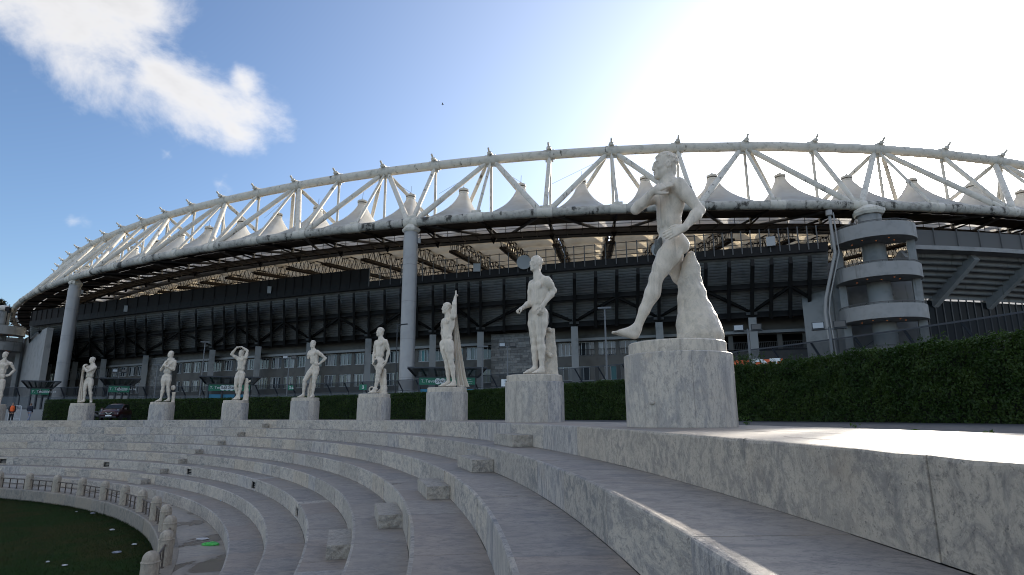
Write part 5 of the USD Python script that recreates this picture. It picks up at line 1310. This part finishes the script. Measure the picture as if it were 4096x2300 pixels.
# little number boards and a warning board on the fence
for (px, py, w, txt, lab, m1, m2) in ((1452, 1549, .7, '3', 'small green board with a 3 on the fence beside the tall pillar', SIGN_G, SIGN_W), (1160, 1551, .65, '34', 'small green board with 34 on the fence left of the hand-on-hip statue', SIGN_G, SIGN_W), (2024, 1531, .75, '36', 'small white board on the fence left of the second pedestal', SIGN_W, SIGN_B), (3035, 1474, 2.3, 'DI', 'orange banner showing above the hedge right of the big statue', mat('banner_orange', (.75, .13, .03), .5), SIGN_W)):
    A = on_arc(65.6, math.degrees(math.atan2(*(at_gate(px) - CEN)[::-1])), 0.); c = at_dist(px, py, A); n_ = -nrm([c[0], c[1], 0]); d = np.cross(Zv, n_)
    t = Thing('notice_board', tuple(c), label=lab, category='sign'); t.add('board', box(c, (w, .05, w * .75 if txt != 'DI' else .9), axes=np.array([d, -n_, Zv])), m1); t.add('lettering', text_on(txt, w * .4, c + n_ * .03 - d * w * .18 - Zv * w * .2, d, Zv, .01, True), m2)

POLE = mat('lamp_pole', (.12, .125, .13), .45); POLE_D = mat('lamp_pole_dark', (.02, .022, .025), .5); LAMPG = mat('lamp_glass', (.36, .38, .40), .25)
def lamp(px_t, py_t, px_b, py_b, kind, label, R=64.8, m=None):
    m = m or POLE
    A = on_arc(R, math.degrees(math.atan2(*(at_gate(px_b) - CEN)[::-1])), 0.); top = at_dist(px_t, py_t, A); base = np.array([top[0], top[1], -.1]); n_ = nrm([top[0], top[1], 0]); sd = np.array([n_[1], -n_[0], 0])
    t = Thing('street_lamp', tuple(base), label=label, category='street lamp'); H = top[2]
    t.add('pole', tube([base, base + Zv * .9, base + Zv * .95, top], [.11, .11, .075, .05], 10), m, 40)
    if kind == 'flood':
        for s in (-1, 1): c = top + sd * .42 * s + Zv * .05; t.add('floodlight', cat([box(c, (.50, .28, .34), axes=np.array([sd, n_, Zv]))]), POLE_D); t.add('lamp_glass', box(c - n_ * .16 + Zv * .02, (.42, .03, .24), axes=np.array([sd, n_, Zv])), LAMPG if s < 0 else GREY_STEEL)
        t.add('cross_bar', beam(top - sd * .7 - Zv * .1, top + sd * .7 - Zv * .1, .06, .06), m)
    elif kind == 'arm':
        t.add('lamp_head', cat([beam(top, top + sd * .25 + Zv * .02, .09, .12), beam(top + sd * .2 + Zv * .02, top + sd * .95 + Zv * .12, .26, .09)]), m)
    else:
        t.add('lamp_head', cat([beam(top - sd * .45, top + sd * .45, .22, .12)]), m)
    return t


lamp(1590, 1300, 1572, 1575, 'arm', 'dark street lamp with bent head in front of the tall pillar', m=POLE_D)
lamp(2030, 1383, 2029, 1560, 'flood', 'twin floodlight pole in front of the stone-faced wall')
lamp(2418, 1232, 2430, 1500, 'arm2', 'tall grey lamp pole just right of the second statue')
lamp(1930, 1386, 1928, 1562, 'arm2', 'grey lamp pole right of the cloaked statue')
lamp(2990, 1316, 3004, 1500, 'flood', 'twin floodlight pole behind the rock of the big statue')
lamp(3316, 1307, 3330, 1500, 'flood', 'twin floodlight pole in front of the drain pipes')
lamp(821, 1368, 796, 1560, 'arm2', 'grey lamp pole left of the statue with joined hands')
lamp(632, 1460, 611, 1591, 'arm2', 'short grey lamp pole behind the statue with the strap')
lamp(478, 1486, 453, 1608, 'flood', 'twin floodlight pole behind the dark red car')
lamp(1158, 1432, 1150, 1560, 'flood', 'twin floodlight pole left of the hand-on-hip statue')
# loudspeaker drums and lamp boxes hung along the stand's railing
for px, py, lab in ((2096, 1049, 'round grey reflector on the stand railing left of the second statue'), (2637, 997, 'round grey reflector behind the leaf of the big statue')):
    A = at_z(px, np.polyval(pA, px / 1000), ZA); c = at_dist(px, py, A, -.6); n_ = nrm([c[0], c[1], 0]); t = Thing('reflector', tuple(c), label=lab, category='reflector'); t.add('dish', cat([cyl(c - n_ * .1, c + n_ * .1, .95, 24)]), mat('reflector_' + ('a' if px < 2500 else 'b'), (.30, .30, .29), .5), 40); t.add('bracket', beam(c + n_ * .1 - Zv * .3, c + n_ * .6 - Zv * .5, .08, .08), DARK_STEEL)
for px, py, lab in ((3083, 966, 'white lamp box on the railing right of the big statue'), (1907, 1071, 'grey lamp box on the railing left of the second statue'), (1077, 1160, 'pale lamp box on the dark parapet left of the tall pillar'), (503, 1235, 'pale lamp box on the dark parapet near the left pillar')):
    A = at_z(px, np.polyval(pA, px / 1000), ZA); c = at_dist(px, py, A, -.4); n_ = nrm([c[0], c[1], 0]); sd = np.array([n_[1], -n_[0], 0]); t = Thing('lamp_box', tuple(c), label=lab, category='lamp'); t.add('case', box(c, (.55 if px < 1200 else .95, .4, 1.1), axes=np.array([sd, n_, Zv])), CREAM); t.add('bracket', beam(c + n_ * .1 - Zv * .3, c + n_ * .5 - Zv * .6, .08, .08), DARK_STEEL)

# ================================================================== bollards and railings along the walkway
IRON = mat('railing_iron', (.075, .055, .04), .55, noise=(14., (.45, .7), (.045, .035, .03)))
RP, ZW = 39.66, -4.0
POST_A = [64.92 - 4.4 * k for k in range(-1, 11)]
ORDI = ['first', 'second', 'third', 'fourth', 'fifth', 'sixth', 'seventh', 'eighth', 'ninth', 'tenth', 'eleventh', 'twelfth']
bol = None
for k, a in enumerate(POST_A):
    p = on_arc(RP, a, ZW + .01); lab = dict(label=ORDI[k] + ' round-topped stone bollard from the left along the curb railing', category='bollard', group='stone bollards along the curb railing')
    if bol is None:
        bol = Thing('bollard', tuple(p), math.radians(a), **lab); R = .205
        bol.add('shaft', lathe([(0, 0), (R, 0), (R, .68), (0, .68)], 24), BOLLARD, 40, local=True)
        bol.add('dome', lathe([(0, .682), (R + .012, .682), (R + .014, .705), (R - .01, .72), (R - .012, .76)] + [((R - .012) * math.cos(q), .76 + .20 * math.sin(q)) for q in np.linspace(.15, 1.5, 9)] + [(0, .96)], 24), BOLLARD, 40, local=True)
    else: bol.copy(p, math.radians(a), **lab)
for k, (a1, a0) in enumerate(zip(POST_A[:-1], POST_A[1:])):
    p0, p1 = on_arc(RP, a0, ZW), on_arc(RP, a1, ZW); d = nrm(p1 - p0); q0, q1 = p0 + d * .21, p1 - d * .21; L = np.linalg.norm(q1 - q0)
    t = Thing('railing', tuple((p0 + p1) / 2), label=ORDI[k] + ' brown iron railing section from the left, between stone bollards', category='railing', group='iron railings between the bollards')
    t.add('top_rail', tube([q0 + Zv * .57 - d * .04, q0 + Zv * .57, q1 + Zv * .57, q1 + Zv * .57 + d * .04], .032, 8), IRON, 40); t.add('mid_rail', beam(q0 + Zv * .30 + d * .22, q1 + Zv * .30 - d * .22, .022, .035), IRON)
    for f in (.09, .36, .64, .91): b = q0 + d * L * f; t.add('baluster', cat([beam(b, b + Zv * .56, .05, .022, d), box(b + Zv * .015, (.09, .09, .03))]), IRON)

# ================================================================== litter
PAPER = mat('paper', (.52, .52, .52), .8); GREENB = mat('green_plastic', (.06, .42, .07), .35); GREYB = mat('grey_scrap', (.28, .29, .33), .6)
def crumple(p, size, seed, m, label, flat=.35, cat_='litter'):
    s = trimesh.creation.icosphere(3, 1.); v = np.array(s.vertices); v = v * (.6 + 1.0 * (meshkit.fbm(v * 2.2 + seed, 4, seed) - .1)[:, None]) * np.array(size); v[:, 2] = np.maximum(v[:, 2] * flat, -.01); v[:, 2] -= v[:, 2].min()
    single('litter', (v + p, np.array(s.faces)), m, label=label, category=cat_)


crumple(at_z(842, 2180, -3.995), (.30, .13, .16), 3, GREENB, 'bright green plastic bag lying on the wet walkway', .5, 'bag')
crumple(at_z(810, 2156, -3.995), (.20, .12, .08), 4, PAPER, 'white paper lying on the walkway beside the green bag')
for k, (x, y, s, lab) in enumerate(((449, 2120, .10, 'white crumpled paper on the grass near the curb'), (538, 2178, .09, 'white torn paper on the grass, nearest the bollards'), (259, 2262, .08, 'white paper scrap at the bottom of the grass'), (191, 2248, .06, 'small white scrap, leftmost on the grass'), (306, 2047, .06, 'tiny white scrap on the far grass'), (371, 2054, .11, 'flat pale scrap on the far grass by the curb'))): crumple(at_z(x, y, ZGRASS + .02), (s, s * .8, s), 10 + k, PAPER if k != 5 else GREYB, lab)
crumple(at_z(467, 2210, ZGRASS + .02), (.15, .12, .12), 21, GREYB, 'grey crumpled scrap on the grass')
crumple(at_z(1383, 1770, -1.0), (.05, .05, .05), 22, GREYB, 'small blue grey scrap on a tread below the terrace')
crumple(at_z(886, 2004, -3.5), (.06, .04, .05), 23, mat('blue_scrap', (.20, .30, .42), .5), 'small blue scrap on the lowest tier')

# ================================================================== grass
GRASSM = leaf_mat('grass_blade', (.022, .060, .006), (.045, .055, .010))
ng = 90000; aa = np.radians(rg.uniform(20, 80, ng)); rr_ = RCURB - .03 - (rg.random(ng) ** 1.5) * 11; B0 = np.stack([CX + rr_ * np.cos(aa), CY + rr_ * np.sin(aa), np.full(ng, ZGRASS)], -1)
hh = rg.uniform(.025, .07, ng) + .07 * np.exp(-(RCURB - rr_) / .12); th_ = rg.uniform(0, 6.28, ng); dv = np.stack([np.cos(th_), np.sin(th_), 0 * th_], -1); tipv = B0 + np.stack([rg.normal(0, .02, ng), rg.normal(0, .02, ng), hh], -1)
Vg = np.stack([B0 - dv * .008, B0 + dv * .008, tipv], 1).reshape(-1, 3); single('grass', (Vg, np.arange(ng * 3).reshape(-1, 3)), GRASSM, kind='stuff', label='short dark grass of the arena beside the curb', category='grass')

# ================================================================== car, people, barrier by the gates
def road_point(px, R):
    r = ray(px, 1650); r = r[:2] / np.hypot(*r[:2]); cc = CEN @ CEN - R**2; return np.array([*(r * ((CEN @ r) + math.sqrt((CEN @ r)**2 - cc))), -.08])


PAINT = mat('car_paint', (.022, .003, .005), .25, spec=.7); TYRE = mat('tyre', (.015, .015, .016), .8); CHROME = mat('chrome', (.55, .55, .56), .25, metal=.9); HEADL = mat('headlight_glass', (.55, .57, .6), .1); BLACKP = mat('black_plastic', (.015, .015, .016), .5)
pc = road_point(465, 56.6); fdir = nrm(np.array([-pc[0] * .75 - 22, -pc[1], 0])); n_ = nrm(np.array([pc[0], pc[1], 0])); rv = np.array([-n_[1], n_[0], 0])
ca = math.atan2(-n_[1], -n_[0]) - .28
car = Thing('parked_car', tuple(pc), ca, label='dark red compact crossover parked between two pedestals, facing the arena', category='car')
def loft(sections, m=20, k=3.2):
    """Body lofted along x from (x, z centre, half width, half height) with superellipse sections."""
    th = np.arange(m) / m * 2 * np.pi; c, s = np.cos(th), np.sin(th); q = (np.abs(c)**k + np.abs(s)**k) ** (-1 / k); V = []
    for x, zc, hw, hh_ in sections: V.append(np.stack([np.full(m, x), c * q * hw, zc + s * q * hh_], -1))
    V = np.concatenate(V); F = []; k_ = np.arange(m); k2 = (k_ + 1) % m
    for i in range(len(sections) - 1): F += [np.c_[i * m + k_, i * m + k2, (i + 1) * m + k2], np.c_[i * m + k_, (i + 1) * m + k2, (i + 1) * m + k_]]
    n0 = len(V); V = np.vstack([V, V[:m].mean(0), V[-m:].mean(0)]); F += [np.c_[np.full(m, n0), k2, k_], np.c_[np.full(m, n0 + 1), n0 - m + k_, n0 - m + k2]]; return V, np.vstack(F)[:, ::-1]


car.add('body', loft([(-2.05, .72, .70, .28), (-1.95, .70, .82, .40), (-1.2, .68, .88, .44), (0., .66, .88, .42), (1.0, .68, .88, .40), (1.6, .66, .86, .36), (1.92, .62, .78, .30), (2.06, .58, .64, .22)]), PAINT, 50, local=True)
car.add('cabin', loft([(-1.75, 1.15, .62, .10), (-1.35, 1.30, .68, .24), (-.3, 1.34, .70, .26), (.25, 1.30, .70, .22), (.95, 1.06, .74, .10)]), PAINT, 50, local=True)
car.add('windscreen', (np.array([[.30, -.60, 1.46], [.30, .60, 1.46], [1.02, .68, 1.10], [1.02, -.68, 1.10]]) + [.03, 0, .02], np.array([[0, 2, 1], [0, 3, 2]])), GLASS_DARK, local=True)
for s in (-1, 1):
    car.add('side_window', (np.array([[-1.2, s * .705, 1.12], [.55, s * .735, 1.12], [.2, s * .70, 1.44], [-1.1, s * .68, 1.46]]), np.array([[0, 1, 2], [0, 2, 3]])), GLASS_DARK, local=True)
    car.add('headlight', lathe([(0, 0), (.13, 0), (.12, .05), (0, .07)], 16) if False else (lambda L: (np.c_[L[0][:, 2] + 1.93, L[0][:, 0] + s * .60, L[0][:, 1] + .62], L[1]))(lathe([(0, 0), (.14, 0), (.13, .06), (0, .09)], 18)), HEADL, 40, local=True)
    car.add('running_light', box((1.72, s * .66, .97), (.30, .12, .05)), HEADL, local=True)
    car.add('mirror', box((.72, s * .96, 1.10), (.16, .20, .15)), PAINT, local=True)
    for x in (-1.25, 1.30): car.add('wheel', (lambda L: (L[0][:, [0, 2, 1]] * [1, 1, 1] + [x, s * .78, .33], L[1]))(lathe([(0, -.10), (.24, -.10), (.33, -.08), (.33, .08), (.24, .10), (0, .10)], 24)), TYRE, 40, local=True)
car.add('grille', cat([box((2.06, 0, .66), (.06, .80, .18)), box((2.07, 0, .36), (.06, 1.2, .14))]), BLACKP, local=True)
car.add('grille_bar', cat([beam((2.10, -.24, .76), (2.10, -.08, .60), .05, .05), beam((2.10, .24, .76), (2.10, .08, .60), .05, .05), beam((2.10, -.1, .60), (2.10, .1, .60), .05, .05)]), CHROME, local=True)
car.add('number_plate', box((2.10, 0, .46), (.02, .50, .11)), SIGN_W, local=True)
# scooter in the shade beside it
sp_ = road_point(395, 57.2); sc = Thing('scooter', tuple(sp_), ca + .9, label='dark scooter parked left of the dark red car', category='scooter')
for x in (-.62, .62): sc.add('wheel', (lambda L: (L[0][:, [0, 2, 1]] + [x, 0, .26], L[1]))(lathe([(0, -.05), (.18, -.05), (.26, -.03), (.26, .03), (.18, .05), (0, .05)], 20)), TYRE, 40, local=True)
sc.add('body', loft([(-.80, .62, .10, .10), (-.45, .60, .19, .20), (.05, .45, .17, .12), (.30, .42, .15, .10)]), BLACKP, 50, local=True)
sc.add('leg_shield', loft([(.28, .62, .22, .30), (.40, .75, .22, .32), (.50, .80, .12, .20)]), BLACKP, 50, local=True); sc.add('seat', loft([(-.72, .84, .12, .05), (-.3, .84, .16, .06), (.05, .80, .10, .04)]), TYRE, 50, local=True)
sc.add('handlebar', cat([cyl((.45, 0, .9), (.38, 0, 1.12), .03), cyl((.36, -.34, 1.12), (.36, .34, 1.12), .02)]), BLACKP, local=True); sc.add('headlight', lathe([(0, 0), (.07, 0), (.05, .05), (0, .06)], 12, (.46, 0, .96)), HEADL, 40, local=True)

SKIN = mat('skin', (.36, .22, .16), .6); HAIR = mat('dark_hair', (.015, .012, .010), .6); NAVY = mat('navy_jacket', (.012, .016, .030), .8); JEANS = mat('pale_jeans', (.22, .25, .32), .85); BLACKC = mat('black_cloth', (.012, .012, .014), .85); VEST = mat('orange_vest', (.85, .13, .02), .6); SHOE = mat('shoe', (.05, .05, .05), .6); WHITEP = mat('barrier_paint', (.62, .63, .64), .45)
def person(px, R, face, label, top, legs, vest=None, stride=.0, turn=0.):
    p = road_point(px, R); t = Thing('person', tuple(p), label=label, category='person'); f = nrm(np.array([math.cos(face), math.sin(face), 0])); x = np.cross(f, Zv) * -1.; u = .97
    Q = lambda a, b, c: p + (x * a + f * b + Zv * c) * u
    J = dict(shL=Q(.19, 0, 1.44), shR=Q(-.19, 0, 1.44), elL=Q(.25, -.03, 1.15), elR=Q(-.25, -.03, 1.15), wrL=Q(.22, .10, .92), wrR=Q(-.22, .10, .92), hdL=nrm(f * .3 - Zv), hdR=nrm(f * .3 - Zv), pnL=-x, pnR=x, thL=1, thR=-1,
             neck=Q(0, .01, 1.50), head=Q(0, .05, 1.66), face=nrm(f - Zv * .15), waist=Q(0, 0, 1.08), hipL=Q(.09, 0, .92), hipR=Q(-.09, 0, .92), knL=Q(.10, .04 + stride, .50), knR=Q(-.10, .04 - stride * .4, .50), anL=Q(.11, stride * 1.1, .09), anR=Q(-.11, -stride * 1.2, .09), heL=Q(.11, stride * 1.1 - .06, .02), heR=Q(-.11, -stride * 1.2 - .06, .02), toL=Q(.13, stride * 1.1 + .19, .03), toR=Q(-.13, -stride * 1.2 + .19, .03))
    pts = np.array([J[k] for k in J if k[:2] in ('sh', 'el', 'wr', 'ne', 'he', 'to', 'hi')]); F = Field(pts.min(0) - .3, pts.max(0) + .3, .016); body(F, J, u, seed=3); t.add('body', F.mesh(), SKIN, True)
    G_ = Field(pts.min(0) - .3, pts.max(0) + .3, .02); E = lambda c, r: G_.ell(c, np.array(r) * u, axes3(x, Zv), .05)
    E(Q(0, -.01, 1.32), (.205, .150, .22)); E(Q(0, 0, 1.05), (.185, .145, .20))
    for S in 'LR': G_.chain([J['sh' + S], J['el' + S], J['wr' + S]], [.085, .070, .052], .03)
    t.add('jacket', G_.mesh(), top, True)
    if vest is not None:
        G2 = Field(pts.min(0) - .3, pts.max(0) + .3, .02); G2.ell(Q(0, -.01, 1.30), np.array((.215, .172, .25)) * u, axes3(x, Zv), .05); G2.ell(Q(0, 0, 1.06), np.array((.205, .168, .18)) * u, axes3(x, Zv), .05); t.add('vest', G2.mesh(), vest, True)
    G3 = Field(pts.min(0) - .3, pts.max(0) + .3, .02); G3.ell(Q(0, 0, .94), np.array((.175, .13, .13)) * u, axes3(x, Zv), .05)
    for S in 'LR': G3.chain([J['hip' + S], J['kn' + S], J['an' + S] + Zv * .02], [.105, .078, .065], .03)
    t.add('trousers', G3.mesh(), legs, True)
    for S in 'LR': G4 = Field(J['he' + S] - .2, J['to' + S] + .25, .015); G4.cone(J['he' + S] + Zv * .03, J['to' + S] + Zv * .02, .05, .042, .03); t.add('shoe', G4.mesh(), SHOE, True)
    h = trimesh.creation.icosphere(3, 1.); hv = np.array(h.vertices) * [.088, .105, .095]; hv = hv[:, :1] * x + hv[:, 1:2] * f + hv[:, 2:] * Zv; t.add('hair', (hv * u + J['head'] + (Zv * .042 - f * .026) * u, np.array(h.faces)), HAIR, True)


fa_ = math.atan2(-1, .9)
person(47, 57.5, fa_, 'person in black with a bright orange vest standing at a white barrier', BLACKC, BLACKC, VEST)
person(118, 58.5, fa_ + math.pi * .75, 'person in a dark jacket and pale trousers walking by the hedge end', NAVY, JEANS, None, .14)
b0, b1 = road_point(36, 58.2), road_point(83, 58.2); bar = Thing('crowd_barrier', tuple((b0 + b1) / 2), label='white crowd barrier of upright bars behind the orange vest', category='barrier'); d = nrm(b1 - b0); L = np.linalg.norm(b1 - b0)
bar.add('frame', cat([tube([b0 + Zv * .05, b0 + Zv * 1.4, b0 + d * .08 + Zv * 1.46, b1 - d * .08 + Zv * 1.46, b1 + Zv * 1.4, b1 + Zv * .05], .03, 8), beam(b0 + Zv * .2, b1 + Zv * .2, .05, .05)]), WHITEP, 40)
for q in np.linspace(0, 1, 11)[1:-1]: bar.add('upright', cyl(b0 + d * L * q + Zv * .2, b0 + d * L * q + Zv * 1.45, .018, 6), WHITEP)
wb = road_point(95, 63.); single('kerb_wall', box((wb[0], wb[1], .5), (3.2, .4, 1.2), rotz=.9), CREAM, label='low pale wall block behind the walking person', category='wall')

# dark pine just showing past the far left tower
PINE = leaf_mat('pine_needles', (.018, .030, .012), (.028, .042, .016)); BARK = mat('bark', (.06, .045, .035), .9)
tp_ = at_z(-10, 1230, 24.5); tr_ = Thing('pine_tree', (tp_[0], tp_[1], -1.), label='dark pine behind the tower at the left edge', category='tree')
tr_.add('trunk', tube([(tp_[0], tp_[1], -1.), (tp_[0] + .3, tp_[1], 12), (tp_[0], tp_[1], 25)], [.5, .35, .08], 10), BARK, 40)
cl = []
for k in range(260):
    z = rg.uniform(9, 26); R_ = (27 - z) * .30 + .6; a = rg.uniform(0, 6.28); q = np.array([tp_[0], tp_[1], z]) + np.array([math.cos(a), math.sin(a), 0]) * R_ * math.sqrt(rg.random()); n = 55; pp = q + rg.normal(0, .42, (n, 3)) * [1, 1, .45]; cl.append(leaves(pp, np.tile([0, 0, 1.], (n, 1)), .22, k + 300, .3))
tr_.add('crown', cat(cl), PINE, kind='stuff')
# a bird high over the roof
bd = ray(1771, 417); bd = bd / np.linalg.norm(bd) * 150 + [0, 0, EYE_Z]; bt = Thing('bird', tuple(bd), label='tiny dark bird high in the blue sky', category='bird')
bt.add('body', (np.array(trimesh.creation.icosphere(2, 1.).vertices) * [.30, .09, .09] + bd, np.array(trimesh.creation.icosphere(2, 1.).faces)), BLACKP, True)
for s in (-1, 1): bt.add('wing', slab(np.array([[bd + (.1, 0, .03), bd + (.06, s * .3, .16), bd + (-.1, s * .62, .10)], [bd + (-.12, 0, .03), bd + (-.14, s * .3, .15), bd + (-.16, s * .62, .10)]]), .015), BLACKP)
